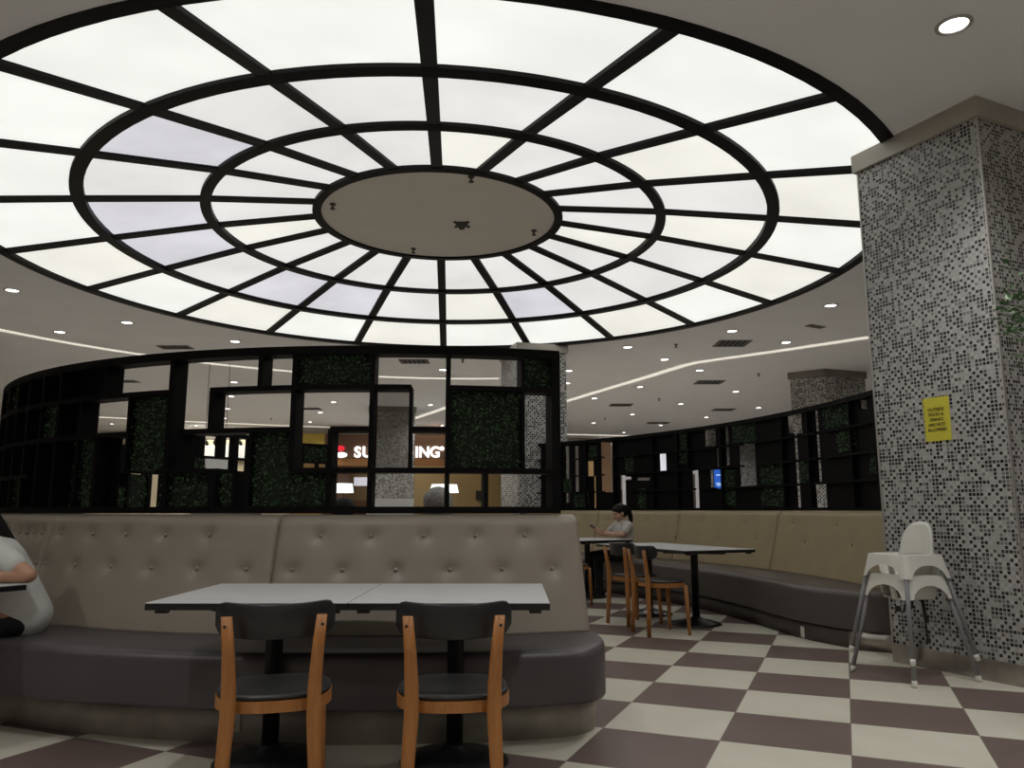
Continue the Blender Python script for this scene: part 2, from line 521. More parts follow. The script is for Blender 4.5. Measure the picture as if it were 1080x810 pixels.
for i in range(3):
    for k in range(20):
        a0, a1 = SP0 + 18 * k, SP0 + 18 * (k + 1)
        bm = NB()
        rows = []
        for f in (0.0, 0.5, 1.0):
            R, z = DR[i] + (DR[i + 1] - DR[i]) * f, DZ[i] + (DZ[i + 1] - DZ[i]) * f + 0.02
            rows.append([(R, a, z) for a in arange(a0, a1, 3)])
        lo = [[bm.verts.new(dsc(*p)) for p in r] for r in rows]
        hi = [[bm.verts.new(dsc(R, a, z + 0.02)) for R, a, z in r] for r in rows]
        n = len(lo[0])
        for g2, fl in ((lo, 0), (hi, 1)):
            for x in range(2):
                for y in range(n - 1):
                    bm.faces.new((g2[x][y], g2[x][y + 1], g2[x + 1][y + 1], g2[x + 1][y]))
        rim = [(0, y) for y in range(n)] + [(1, n - 1)] + [(2, y) for y in range(n - 1, -1, -1)] + [(1, 0)]
        for q in range(len(rim)):
            p, p2 = rim[q], rim[(q + 1) % len(rim)]
            bm.faces.new((lo[p[0]][p[1]], lo[p2[0]][p2[1]], hi[p2[0]][p2[1]], hi[p[0]][p[1]]))
        if (i, k) in cool: m = PW[2]
        elif (i, k) in ((1, 4), (0, 5), (0, 14)): m = PW[1]
        elif i == 1: m = PW[rnd.choice((3, 3, 3, 1))]
        elif i == 2: m = PW[rnd.choice((3, 1, 3))]
        else: m = PW[rnd.choice((0, 0, 1))]
        obj('panel', bm, m, disc)
bm = NB()
loft(bm, [[dsc(R, a, DZ[3] + 0.0 + dz) for a in arange(0, 356, 4)] for R, dz in ((DR[3] - 0.01, 0.05), (DR[3] - 0.01, 0.0), (0.02, 0.0))], cap=True)
obj('centre_disc', bm, M['disc_cream'], disc)

# fittings on the centre disc
spr = None
def make_sprinkler(loc, label, group):
    t = thing('sprinkler', loc, label, 'sprinkler', group)
    bm = NB()
    lathe(bm, [(0.035, 0), (0.035, -0.012), (0.014, -0.016), (0.012, -0.05), (0.006, -0.055)], 14)
    obj('body', bm, M['brass'], t, True)
    bm = NB()
    lathe(bm, [(0.006, -0.05), (0.03, -0.058), (0.03, -0.064), (0.0, -0.066)], 14)
    obj('deflector', bm, M['brass'], t, True)
    return t
for (u, v, lb) in ((497, 186, 'small pendent sprinkler at the near edge of the plain centre disc'), (351, 215, 'small pendent sprinkler at the left edge of the plain centre disc'),
                   (436, 262, 'small pendent sprinkler at the far left edge of the plain centre disc'), (563, 243, 'small pendent sprinkler at the right edge of the plain centre disc')):
    p = on_z(u, v, DZ[3])
    if spr is None: spr = make_sprinkler(p, lb, 'sprinklers on the centre disc')
    else: dup(spr, p, 0, lb)
p = on_z(487, 236, DZ[3])
t = thing('ceiling_camera', p, 'dark four-armed ceiling fitting with a clear dome on the centre disc', 'ceiling fitting')
bm = NB()
lathe(bm, [(0.075, 0), (0.075, -0.02), (0.05, -0.04), (0.03, -0.07), (0, -0.08)], 20)
obj('housing', bm, M['brass'], t, True)
for k in range(4):
    bm = NB()
    a = R_(45 + 90 * k)
    box(bm, (0.08 * math.cos(a), 0.08 * math.sin(a), -0.012), (0.09, 0.03, 0.02), Matrix.Rotation(a, 3, 'Z'), 0.004)
    obj('arm', bm, M['chair_black'], t)

# ------------------------------------------------------------------ downlights, strips, vents, sprinklers in the flat ceiling
dl_proto = None
def downlight(u, v, label, group):
    global dl_proto
    p = on_z(u, v, CZ)
    if dl_proto: return dup(dl_proto, p, 0, label, group)
    t = thing('downlight', p, label, 'downlight', group)
    bm = NB()
    lathe(bm, [(0.105, 0.0), (0.105, -0.008), (0.085, -0.012), (0.078, -0.004), (0.078, 0.0)], 28)
    obj('trim_ring', bm, M['edge_steel'], t, True)
    bm = NB()
    lathe(bm, [(0.077, -0.002), (0.05, -0.006), (0.0, -0.007)], 24)
    obj('lens', bm, M['lens'], t, True)
    l = bpy.data.lights.new('downlight_and_fill_beam', 'SPOT')
    l.energy = DOWN_SPOT
    l.spot_size = R_(130)
    l.spot_blend = 0.8
    l.color = (1, 0.985, 0.975)
    l.shadow_soft_size = 0.07
    lo = bpy.data.objects.new('beam', l)
    COL.objects.link(lo)
    lo.location = (0, 0, -0.03)
    lo.parent = t
    dl_proto = t
    return t
ORD = ['nearest', 'second nearest', 'third nearest', 'fourth nearest', 'fifth nearest', 'sixth nearest', 'seventh nearest', 'eighth nearest', 'ninth nearest', 'tenth nearest',
       'eleventh nearest', 'twelfth nearest', 'thirteenth nearest', 'fourteenth nearest', 'fifteenth nearest', 'sixteenth nearest', 'seventeenth nearest', 'eighteenth nearest', 'nineteenth nearest', 'twentieth nearest', 'farthest', 'farthest but one']
downlight(1006, 26, 'large round glowing downlight directly above the big tiled pillar', 'recessed downlights')
zones = (('white recessed downlight, {} one left of the round ceiling light', [(13, 306), (63, 350), (134, 340), (248, 360)]),
         ('white recessed downlight seen through the green-panelled screen, {} of those', [(247, 403), (123, 413), (244, 418), (240, 431), (237, 441), (118, 447), (352, 424), (338, 435), (327, 445), (467, 376), (467, 390), (454, 427), (466, 449), (207, 449)]),
         ('white recessed downlight over the curved tan bench aisle, {} of those', [(876, 322), (772, 349), (829, 361), (662, 366), (701, 379), (738, 390.5), (776, 413), (675, 408), (627, 420), (718, 426), (800, 430), (667, 437), (745, 440), (600, 391), (598, 404), (626, 446), (697, 448.5)]),
         ('tiny far downlight above the right end of the hall, {} of those', [(658, 456), (638, 462)]))
for txt, ps in zones:
    ps = sorted(ps, key=lambda q: on_z(q[0], q[1], CZ).length)
    for k, q in enumerate(ps):
        downlight(q[0], q[1], txt.format(ORD[k]), 'recessed downlights')

# unseen fill spots added overhead, behind the camera and around, brightening floor and ceiling
for (x, y) in [(x, y) for y in (-12, -9, -6, -3.2, -0.6, 2.0) for x in (-7.5, -4.5, -1.5, 1.5, 4.5)] + [(-9.5, 5.5), (-11, 9), (-9, 13), (-11, 18), (-8, 22), (6.5, 4), (8.5, 8), (9.5, 12), (12, 17), (14, 22), (8, 26), (0, 24), (-13, 25), (-4, 29), (4, 29)]:
    l = dl_proto.children[[c.name.split('.')[0] for c in dl_proto.children].index('beam')].data
    o = bpy.data.objects.new('downlight_and_fill_beam', l)
    COL.objects.link(o)
    o.location = (x, y, CZ - 0.03)
def strip(path, wd, label):
    pts = [Vector((p[0], p[1], 0)) for p in path]
    bm = NB()
    secs = []
    for i, p in enumerate(pts):
        d = (pts[min(i + 1, len(pts) - 1)] - pts[max(0, i - 1)]).normalized()
        n = Vector((-d.y, d.x, 0)) * wd / 2
        secs.append([p - n + Vector((0, 0, CZ - 0.012)), p + n + Vector((0, 0, CZ - 0.012)), p + n + Vector((0, 0, CZ + 0.01)), p - n + Vector((0, 0, CZ + 0.01))])
    loft(bm, secs)
    return tag(obj('cove_light', bm, M['strip']), label, 'light strip', 'cove light strips')
RS = 8.32
strip([(DC.x + RS * math.sin(R_(a)), DC.y + RS * math.cos(R_(a))) for a in range(-112, 8, 4)], 0.13, 'long curved light strip in the ceiling behind the left of the round light')
pa = [on_z(u, v, CZ) for u, v in ((1010, 344), (960, 349), (920, 355), (870, 362.5), (820, 370), (770, 377), (735, 382), (722, 385), (690, 395), (640, 410), (597, 423))]
strip([(p.x, p.y) for p in pa], 0.17, 'long bent light strip in the ceiling over the tan bench')
pa = [on_z(u, v, CZ) for u, v in ((436, 441.5), (470, 430), (515, 412))]
strip([(p.x, p.y) for p in pa], 0.18, 'short slanting light strip beside the grey tiled pillar behind the screen')
pa = [on_z(u, v, CZ) for u, v in ((90, 439), (187, 444), (303, 449), (400, 452))]
strip([(p.x, p.y) for p in pa], 0.18, 'far straight light strip seen through the left screen openings')
pa = [on_z(u, v, CZ) for u, v in ((560, 457), (600, 458), (680, 460))]
strip([(p.x, p.y) for p in pa], 0.28, 'far light strip seen just above the right-hand screen')

def vent(u, v, sx, sy, rz, label, kind='slot'):
    p = on_z(u, v, CZ)
    t = thing('ceiling_vent', p, label, 'ceiling vent', 'ceiling vents', rz)
    bm = NB()
    for s in (-1, 1):
        box(bm, (s * sx / 2, 0, -0.005), (0.03, sy + 0.03, 0.012))
        box(bm, (0, s * sy / 2, -0.005), (sx + 0.03, 0.03, 0.012))
    obj('frame', bm, M['grille'], t)
    bm = NB()
    n = max(3, int(sx / 0.09))
    for k in range(n):
        box(bm, (-sx / 2 + (k + 0.5) * sx / n, 0, -0.006), (0.018, sy, 0.014), Matrix.Rotation(0.6, 3, 'Y'))
    obj('slat', bm, M['grille'], t)
    bm = NB()
    box(bm, (0, 0, -0.001), (sx, sy, 0.002))
    obj('backing', bm, M['grille_dark'], t)
vent(185, 366, 0.55, 0.28, 0, 'slatted ceiling vent left of the round light above the curved screen')
vent(133, 402, 0.5, 0.3, 0, 'slatted ceiling vent seen through the top left screen opening')
vent(437, 381, 0.55, 0.4, 0, 'slatted ceiling vent seen through the top middle screen opening')
vent(772, 362, 0.55, 0.5, 0, 'nearest dark ceiling vent over the tan bench aisle')
vent(860, 344, 0.32, 0.10, 0.5, 'thin slot vent between the tan bench downlights and big pillar')
vent(748, 403, 0.6, 0.5, 0, 'dark ceiling vent beyond the bend of the light strip')
vent(655, 427, 0.6, 0.5, 0, 'dark ceiling vent at left of the far right-hand ceiling')
vent(763, 432, 0.6, 0.5, 0, 'dark ceiling vent just above the right-hand screen')
vent(694, 446, 0.7, 0.5, 0, 'small far ceiling vent next to a downlight above the screen')
vent(327, 431, 0.6, 0.4, 0, 'faint ceiling vent seen through the middle screen opening')
for (u, v, lb) in ((713, 363, 'tiny sprinkler in the ceiling left of the nearest aisle vent'), (800, 394, 'tiny sprinkler in the ceiling below the bent light strip'), (695, 420, 'tiny sprinkler among the far aisle downlights'),
                   (286, 441, 'tiny sprinkler seen through the framed screen opening'), (638, 441, 'tiny far sprinkler above the right screen end'), (488, 379, 'tiny sprinkler seen through the top right screen opening')):
    dup(spr, on_z(u, v, CZ), 0, lb, 'sprinklers in the flat ceiling')

# ------------------------------------------------------------------ tiled pillars
def pillar(pts, label, m, cap, base_h, corner=True, cap_h=0.15, name='tiled_pillar', base_m=None):
    """pts: four corners; parts shaft, base, capital"""
    c = sum((Vector((x, y, 0)) for x, y in pts), Vector()) / 4
    t = thing(name, c, label, 'pillar', 'mosaic tiled pillars')
    q = [Vector((x, y, 0)) - c for x, y in pts]
    bm = NB()
    uvl = bm.loops.layers.uv.new('UVMap')
    z0, z1 = base_h, CZ - cap_h
    run = 0
    for k in range(4):
        a, b = q[k], q[(k + 1) % 4]
        L = (b - a).length
        vs = [bm.verts.new(a + Vector((0, 0, z0))), bm.verts.new(b + Vector((0, 0, z0))), bm.verts.new(b + Vector((0, 0, z1))), bm.verts.new(a + Vector((0, 0, z1)))]
        f = bm.faces.new(vs)
        for l, uvw in zip(f.loops, ((run, z0), (run + L, z0), (run + L, z1), (run, z1))): l[uvl].uv = uvw
        run += L + 0.31
    bmesh.ops.remove_doubles(bm, verts=bm.verts, dist=1e-5)
    obj('shaft', bm, m, t)
    def grow(d): return [((p.x + p.normalized().x * d), (p.y + p.normalized().y * d)) for p in q]
    bm = NB()
    prism(bm, grow(0.012), 0, base_h)
    obj('base', bm, base_m or M['steel'], t)
    bm = NB()
    prism(bm, grow(0.045), z1, CZ)
    obj('capital', bm, cap, t)
    if corner:
        for k in range(4):
            bm = NB()
            d = q[k].normalized()
            box(bm, q[k] + d * 0.002 + Vector((0, 0, (z0 + z1) / 2)), (0.014, 0.014, z1 - z0), Matrix.Rotation(math.atan2(q[1].y - q[0].y, q[1].x - q[0].x), 3, 'Z'))
            obj('corner_strip', bm, M['edge_steel'], t)
    return t
P0, P1 = Vector((2.89, 6.13)), Vector((3.33, 5.20))
ed = (P1 - P0)
nx = Vector((-ed.y, ed.x)).normalized() * 1.04
pillar([tuple(P0), tuple(P1), tuple(P1 + nx), tuple(P0 + nx)], 'big square pillar in black and white mosaic tiles on the right', M['mosaic'], M['capital'], 0.14)
def sq(a, b, wd):
    a, b = Vector(a), Vector(b)
    n = Vector((-(b - a).y, (b - a).x)).normalized() * wd
    return [tuple(a), tuple(b), tuple(b + n), tuple(a + n)]
k = 2.93 / 2.8
def gp(u, v): return on_z(u, v, CZ - 0.1).xy
pillar(sq(gp(546, 367), gp(597, 370), 1.1), 'mosaic pillar right behind the end of the curved screen', M['mosaic_far'], M['capital'], 0.14, False)
a = gp(390, 432)
pillar(sq(a, gp(438, 433), 1.2), 'grey mosaic pillar behind the middle of the curved screen hiding the sign', M['mosaic_far'], M['band_dark'], 1.45, False, base_m=M['grey_post'])
a, b = gp(870, 394), gp(912, 397)
n = Vector((-(b - a).y, (b - a).x)).normalized() * 1.15
pillar([tuple(gp(833, 398)), tuple(a), tuple(b), tuple(gp(833, 398) + b - a)], 'distant mosaic pillar rising behind the right-hand screen', M['mosaic_far'], M['band_dark'], 0.14, False)
pillar(sq(on_y(748, 500, 27.5).xy, on_y(802, 500, 27.9).xy, 1.2), 'far mosaic pillar glimpsed through gaps of the right-hand screen', M['mosaic_far'], M['band_dark'], 0.14, False)

# yellow notice on the big pillar
def face_hit(u, v):
    d = ray(u, v)
    nrm = Vector((ed.y, -ed.x)).normalized()      # towards the room
    t = (P0.x * nrm.x + P0.y * nrm.y) / (d.x * nrm.x + d.y * nrm.y)
    return Vector((d.x * t, d.y * t, EYE + d.z * t))
cs = [face_hit(974, 420), face_hit(1001, 418), face_hit(1004, 464), face_hit(977, 466)]
c = sum(cs, Vector()) / 4
ex = Vector((ed.x, ed.y, 0)).normalized()
nm = Vector((ed.y, -ed.x, 0)).normalized()
if nm.dot(c) > 0: nm = -nm
sw = (((cs[1] - cs[0]).dot(ex)) + ((cs[2] - cs[3]).dot(ex))) / 2
sh = ((cs[0] - cs[3]).z + (cs[1] - cs[2]).z) / 2
t = thing('notice', c + nm * 0.004, 'yellow printed notice stuck on the big mosaic pillar', 'sign', rz=math.atan2(ex.y, ex.x))
bm = NB()
box(bm, (0, 0, 0), (sw, 0.004, sh))
obj('sheet', bm, M['yellow'], t)
def text_mesh(name, txt, size, m, parent, loc, ext=0.002, align='CENTER', weight=0.0, sx=1.0):
    cu = bpy.data.curves.new(name, 'FONT')
    cu.body = txt
    cu.size = size
    cu.align_x = align
    cu.align_y = 'CENTER'
    cu.extrude = ext
    cu.offset = weight
    tmp = bpy.data.objects.new(name + '_tmp', cu)
    COL.objects.link(tmp)
    bpy.context.view_layer.update()
    me = bpy.data.meshes.new_from_object(tmp.evaluated_get(bpy.context.evaluated_depsgraph_get()))
    bpy.data.objects.remove(tmp)
    bpy.data.curves.remove(cu)
    me.transform(Matrix.Rotation(math.pi / 2, 4, 'X') @ Matrix.Diagonal((sx, 1, 1, 1)))
    me.materials.clear()
    me.materials.append(m)
    o = bpy.data.objects.new(name, me)
    COL.objects.link(o)
    o.parent = parent
    o.location = loc
    return o
for k, line in enumerate(('OUTSIDE', 'FOOD &', 'DRINKS', 'ARE NOT', 'ALLOWED')):
    text_mesh('text_line', line, 0.032, M['ink'], t, (-0.004, -0.0035, 0.070 - k * 0.037), 0.0008, weight=0.0004)

# ------------------------------------------------------------------ hedge foliage
def hedge(bm, P, R, a0, a1, z0, z1, sgn, dens=4300, size=0.0145):
    """leaf quads on the arc surface, standing off it; sgn = outward direction of view"""
    L = R * R_(abs(a1 - a0))
    for _ in range(int(L * (z1 - z0) * dens)):
        a, z = rnd.uniform(a0, a1), rnd.uniform(z0, z1)
        r = R + sgn * rnd.uniform(0.0, 0.035)
        c = P(r, a, z)
        o = (P(r + sgn, a, z) - c).normalized()
        tv = Vector((rnd.gauss(0, 1), rnd.gauss(0, 1), rnd.gauss(0, 1)))
        d = (tv + o * 0.9).normalized()
        s = d.cross(o + Vector((rnd.uniform(-.6, .6), rnd.uniform(-.6, .6), rnd.uniform(-.6, .6)))).normalized()
        l, wv = size * rnd.uniform(0.7, 1.3), size * 0.42
        vs = [bm.verts.new(c - d * l * .5), bm.verts.new(c + s * wv), bm.verts.new(c + d * l * .7), bm.verts.new(c - s * wv)]
        bm.faces.new(vs)
def hedge_panel(parent, P, Rf, Rb, a0, a1, z0, z1, sgn, dens=4300, size=0.0145):
    bm = NB()
    arcbox(bm, P, Rf, Rb, a0, a1, z0, z1)
    n0 = len(bm.faces)
    hedge(bm, P, Rf, a0, a1, z0, z1, sgn, dens, size)
    bm.faces.ensure_lookup_table()
    for i, f in enumerate(bm.faces): f.material_index = 0 if i < n0 else 1
    o = obj('hedge_panel', bm, [M['leaf_back'], M['leaf']], parent)
    return tag(o, 'green artificial hedge panel')

# ------------------------------------------------------------------ curved screen on the near ring
SR = 4.03
SD = 0.125
def ang(u, R=SR):
    d = ray(u, 480)
    a = d.x * d.x + d.y * d.y
    b = -2 * (d.x * RC.x + d.y * RC.y)
    c2 = RC.x ** 2 + RC.y ** 2 - R * R
    D = max(0.0, b * b - 4 * a * c2)
    t = (-b - math.sqrt(D)) / (2 * a)
    return math.degrees(math.atan2(d.x * t - RC.x, -(d.y * t - RC.y)))
A, B, Cc, Dd, E = 1.13, 1.36, 1.60, 1.85, 2.075
scr = thing('partition_screen', (0, 0, 0), 'curved black lattice screen with green hedge panels behind the front bench', 'screen')
HA = ang(591)
def hboard(parent, a0, a1, z, th=0.03, P=near, R=SR, dep=SD, name='shelf'):
    bm = NB()
    arcbox(bm, P, R - dep, R, a0, a1, z - th / 2, z + th / 2)
    obj(name, bm, M['black'], parent)
def vboard(parent, a, z0, z1, th=0.03, P=near, R=SR, dep=SD, name='post'):
    da = math.degrees(th / 2 / R)
    bm = NB()
    arcbox(bm, P, R - dep, R, a - da, a + da, z0, z1)
    obj(name, bm, M['black'], parent)
hboard(scr, -80, HA, E, 0.05, name='top_rail')
hboard(scr, -80, HA, A, 0.04, name='bottom_rail')
for u0, u1, z in ((217, 390, Dd), (390, 432, Dd), (474, 591, Dd), (187, 305, Cc), (347, 390, Cc), (432, 472, Cc), (165, 230, B), (306, 590, B)):
    hboard(scr, ang(u0), ang(u1), z)
hboard(scr, -80, ang(172), Dd)
hboard(scr, -80, ang(130), Cc)
hboard(scr, -80, ang(30), B)
for u, z0, z1, th in ((175, A, E, .03), (219, Cc, Dd, .03), (270, Dd, E, .03), (307, B, E, .035), (347.5, A, Cc, .03), (390.5, A, E, .028), (432, B, Dd, .018), (472, A, E, .026),
                      (513, A, B, .025), (552, B, E, .02), (587, A, E, .055), (104, Dd, E, .03), (80, A, Dd, .03), (132, B, Dd, .02), (100, A, Cc, .03), (263, A, Cc, .02), (248, A, B, .02), (225, A, B, .05), (188, B, Cc, .04)):
    vboard(scr, ang(u), z0, z1, th)
for a in (-33.5, -37, -40.5, -44, -48, -53, -58, -64, -70, -76): vboard(scr, a, A, E)
for uu, z0, z1 in ((110, A, Cc), (77, Cc, Dd), (101, Dd, E)):
    bm = NB()
    arcbox(bm, near, SR - SD, SR - SD + 0.012, -80, ang(uu), z0, z1)
    tag(obj('back_board', bm, M['black'], scr), 'solid black board')
for u0, u1, z0, z1 in ((308, 390, Dd, E), (474, 551, B, Dd), (554, 585, Dd, E), (306, 346, A, B), (264, 306, A, Cc), (132, 174, B, Dd), (168, 222, A, B), (230, 248, A, B), (74, 99, A, Cc), (37, 56, Cc, Dd), (10, 20, A, B)):
    hedge_panel(scr, near, SR - 0.05, SR - SD + 0.02, ang(u0), ang(u1), z0 + 0.012, z1 - 0.012, 1)
hedge_panel(scr, near, SR - 0.05, SR - SD + 0.02, -52, -45.5, Dd, E - .02, 1)
bm = NB()
arcbox(bm, near, SR - 0.07, SR - 0.062, ang(392), ang(431), B + 0.02, Dd - 0.02)
tag(obj('glass_pane', bm, M['glass'], scr), 'tinted glass pane')

# rear run of the same ring, seen through the openings
rear = thing('partition_screen', (0, 0, 0), 'distant black lattice screen seen through openings on the left', 'screen')
RR = 3.95
def rang(u):
    d = ray(u, 480)
    a = d.x * d.x + d.y * d.y
    b = -2 * (d.x * RC.x + d.y * RC.y)
    c2 = RC.x ** 2 + RC.y ** 2 - RR * RR
    t = (-b + math.sqrt(max(0, b * b - 4 * a * c2))) / (2 * a)
    return math.degrees(math.atan2(d.x * t - RC.x, -(d.y * t - RC.y))) % 360
def rz(v, u): 
    d = ray(u, v)
    a = R_(rang(u))
    y = RC.y - RR * math.cos(a)
    return EYE + d.z * y / d.y
a0r, a1r = rang(345), rang(112)
hboard(rear, a0r, a1r, 1.13, 0.05, R=RR, name='bottom_rail')
hboard(rear, rang(345), rang(305), 2.1, 0.04, R=RR, name='top_rail')
hboard(rear, rang(305), rang(136), 2.16, 0.05, R=RR, name='top_rail')
for u, z0, z1, th in ((345, 1.13, 2.1, .05), (316, 1.13, 2.1, .04), (333, 1.6, 1.9, .03), (300, 1.13, 2.1, .05), (262, 1.13, 2.16, .12), (243.5, 1.13, 2.16, .08), (229, 1.85, 2.16, .09), (206, 1.85, 2.16, .08), (190, 1.13, 2.16, .05), (170, 1.13, 2.16, .05), (152, 1.13, 2.16, .06), (129, 1.13, 1.62, .05), (122, 1.6, 1.9, .12), (113, 1.13, 1.62, .06)):
    vboard(rear, rang(u), z0, z1, th, R=RR)
hboard(rear, rang(345), rang(316), 1.62, .05, R=RR)
hboard(rear, rang(345), rang(316), 1.84, .03, R=RR)
hboard(rear, rang(262), rang(190), 1.84, .03, R=RR)
hboard(rear, rang(165), rang(112), 1.60, .05, R=RR)
hboard(rear, rang(262), rang(210), 1.62, .03, R=RR)
for u0, u1, z0, z1 in ((344, 317, 1.86, 2.08), (344, 300, 1.15, 1.6), (212, 192, 1.63, 1.83), (247, 230, 1.15, 1.5), (151, 130, 1.15, 1.56), (128, 114, 1.15, 1.40)):
    hedge_panel(rear, near, RR - 0.09, RR - 0.03, rang(u0), rang(u1), z0, z1, -1, 900, 0.03)

# ------------------------------------------------------------------ benches
def rounded_end(a, a_end, span):
    """1 along the run, easing to 0 at the end of the arc"""
    x = (abs(a_end) - abs(a)) / span if a * a_end >= 0 else 9
    x = max(0.0, min(1.0, x))
    return math.sqrt(max(0, 1 - (1 - x) ** 2))
def round_prof(r0, r1, z0, z1, rt, rb, n=5):
    """closed radial section from back r0 to front r1, with rounded front corners"""
    p = [(r0, z0)]
    for k in range(n + 1):
        t = math.pi / 2 * k / n
        p.append((r1 - rb + rb * math.sin(t), z0 + rb - rb * math.cos(t)))
    for k in range(n + 1):
        t = math.pi / 2 * k / n
        p.append((r1 - rt + rt * math.cos(t), z1 - rt + rt * math.sin(t)))
    p.append((r0, z1))
    return p
bench = thing('banquette', (0, 0, 0), 'curved banquette with taupe buttoned back and dark seat behind the front tables', 'bench')
AE = 17.5
AS = -62.0
def ease(a): return rounded_end(a, AE, 3.6)
bm = NB()
rb = 4.30
angs = arange(AS, 13, 1.0) + [13 + (AE - 0.02 - 13) * math.sin(math.pi / 2 * k / 10) for k in range(1, 11)]
rings = []
for a in angs:
    e = ease(a)
    r1 = rb + (4.765 - rb) * max(e, 0.08)
    rings.append([near(r, a, z) for r, z in round_prof(3.98, r1, 0.20, 0.462, 0.05, 0.02)])
loft(bm, rings)
obj('seat', bm, M['seat'], bench, True)
bm = NB()
loft(bm, [[near(r, a, z) for r, z in ((3.98, 0), (rb - .05 + (4.55 - rb + .05) * max(ease(a), .05), 0), (rb - .05 + (4.55 - rb + .05) * max(ease(a), .05), 0.2), (3.98, 0.2))] for a in [min(x, AE - .7) for x in arange(AS, 13, 1)] + [13 + (AE - 0.5 - 13) * math.sin(math.pi / 2 * q / 10) for q in range(1, 11)]])
tag(obj('plinth', bm, M['plinth'], bench, True), 'worn steel plinth')

def back_profile(z):
    """front radius offset of the backrest above its rear face, z from 0 (seat) to 1 (top)"""
    s = 0.30 - 0.17 * z
    if z > 0.92: s -= 0.09 * (1 - math.sqrt(max(0, 1 - ((z - 0.92) / 0.08) ** 2)))
    return s
def backrest(parent, P, R0, sgn, a0, a1, z0, z1, m, tufts, da=0.35, depth=0.016):
    """padded panel with buttons pulled in; returns the panel"""
    bm = NB()
    aa = arange(a0, a1, da)
    zz = [0, .03, .08] + [0.08 + 0.84 * k / 26 for k in range(1, 27)] + [.94, .96, .975, .987, .995, 1.0]
    rings = []
    for a in aa:
        edge = min(abs(a - a0), abs(a1 - a)) * R_(1) * R0
        pinch = 0.014 * math.exp(-edge / 0.012)
        ring = [P(R0, a, z0)]
        for f in zz:
            z = z0 + (z1 - z0) * f
            r = back_profile(f) - pinch
            for ta, tz in tufts:
                dx = (a - ta) * R_(1) * (R0 + .2)
                dz = z - tz
                d2 = dx * dx + dz * dz
                if d2 < 0.05: r -= depth * math.exp(-d2 / 0.0009) + depth * 0.45 * math.exp(-d2 / 0.006)
            ring.append(P(R0 + sgn * r, a, z))
        ring.append(P(R0, a, z1 - 0.002))
        rings.append(ring)
    loft(bm, rings)
    o = obj('back_panel', bm, m, parent, True)
    for ta, tz in tufts:
        f = (tz - z0) / (z1 - z0)
        c = P(R0 + sgn * (back_profile(f) - depth * 1.35), ta, tz)
        bm = NB()
        n = (P(R0 + sgn * 5, ta, tz) - P(R0, ta, tz)).normalized()
        bmesh.ops.create_uvsphere(bm, u_segments=10, v_segments=6, radius=0.013, matrix=Matrix.Translation(c + n * 0.004))
        obj('button', bm, m, o, True)
    return o
BR = 4.16
def bang(u, v=585): return ang(u, BR)
low = [57, 88, 125, 167, 214, 265, 312.5, 364.7, 420, 476, 530, 582]
upp = [63, 96, 131, 173, 219.5, 338, 392, 448, 503, 556]
def bz(u, v):
    d = ray(u, v)
    a = R_(ang(u, BR))
    y = RC.y - BR * math.cos(a)
    return EYE + d.z * y / d.y
tl = [(bang(u), 0.80) for u in low] + [(bang(u), 0.985) for u in upp]
cuts = [AS, -48, -38, bang(52), bang(293), AE]
for c0, c1 in zip(cuts, cuts[1:]):
    tf = [q for q in tl if c0 < q[0] < c1]
    if c1 < -25:
        tf = [(c0 + (c1 - c0) * (q + .5) / 5, 0.80) for q in range(5)] + [(c0 + (c1 - c0) * (q + 1) / 5, 0.985) for q in range(4)]
    backrest(bench, near, 3.96, 1, c0 + 0.02, c1 - 0.02, 0.455, 1.105, M['leather'], tf, depth=0.02)
# power sockets on the plinth
p = near(4.552, ang(261, 4.55), 0.10)
t = thing('power_socket', p, 'white power socket low on the front bench plinth behind left chair', 'socket', rz=R_(ang(261, 4.55)))
bm = NB()
box(bm, (0, -0.006, 0), (0.086, 0.012, 0.086), None, 0.004)
obj('plate', bm, M['socket'], t)
bm = NB()
for dx, dz in ((0, 0.02), (-.014, -.012), (.014, -.012)): box(bm, (dx, -0.0125, dz), (0.008, 0.003, 0.012))
obj('holes', bm, M['ink'], t)

# --- far tan banquette
fb = thing('banquette', (0, 0, 0), 'long curved tan banquette along the right-hand screen', 'bench')
FE = 93.6
FS = 28.0
def fdr(a, full, back):
    keys = [(FS, full), (84, full), (87.5, full - .03), (89.5, full - .10), (91.5, full - .22), (92.8, full - .36), (FE, back + .03)]
    for (x0, y0), (x1, y1) in zip(keys, keys[1:]):
        if a <= x1:
            t = (a - x0) / (x1 - x0)
            return y0 + (y1 - y0) * t
    return back + .03
bm = NB()
fa = arange(FS, 84, 2) + [84 + (FE - 84) * q / 16 for q in range(1, 17)]
rings = []
for a in fa:
    dr = fdr(a, 0.98, 0.40)
    rings.append([far(FR - r, a, z) for r, z in round_prof(0.14, dr, 0.15, 0.462, 0.05, 0.02)])
loft(bm, rings)
obj('seat', bm, M['seat_far'], fb, True)
bm = NB()
loft(bm, [[far(FR - r, a, z) for r, z in ((.14, 0), (max(.3, fdr(a, .945, .37)), 0), (max(.3, fdr(a, .945, .37)), .15), (.14, .15))] for a in fa])
tag(obj('plinth', bm, M['plinth_dark'], fb, True), 'dark plinth')
bm = NB()
loft(bm, [[far(FR - r, a, z) for r, z in ((max(.3, fdr(a, .945, .37)) - .02, .002), (max(.3, fdr(a, .945, .37)) + .004, .002), (max(.3, fdr(a, .945, .37)) + .004, .148), (max(.3, fdr(a, .945, .37)) - .02, .148))] for a in [92.0 + (FE - .05 - 92.0) * q / 8 for q in range(9)]])
tag(obj('kick_plate', bm, M['steel'], fb, True), 'steel kick plate')
fcuts = [FS, 46]
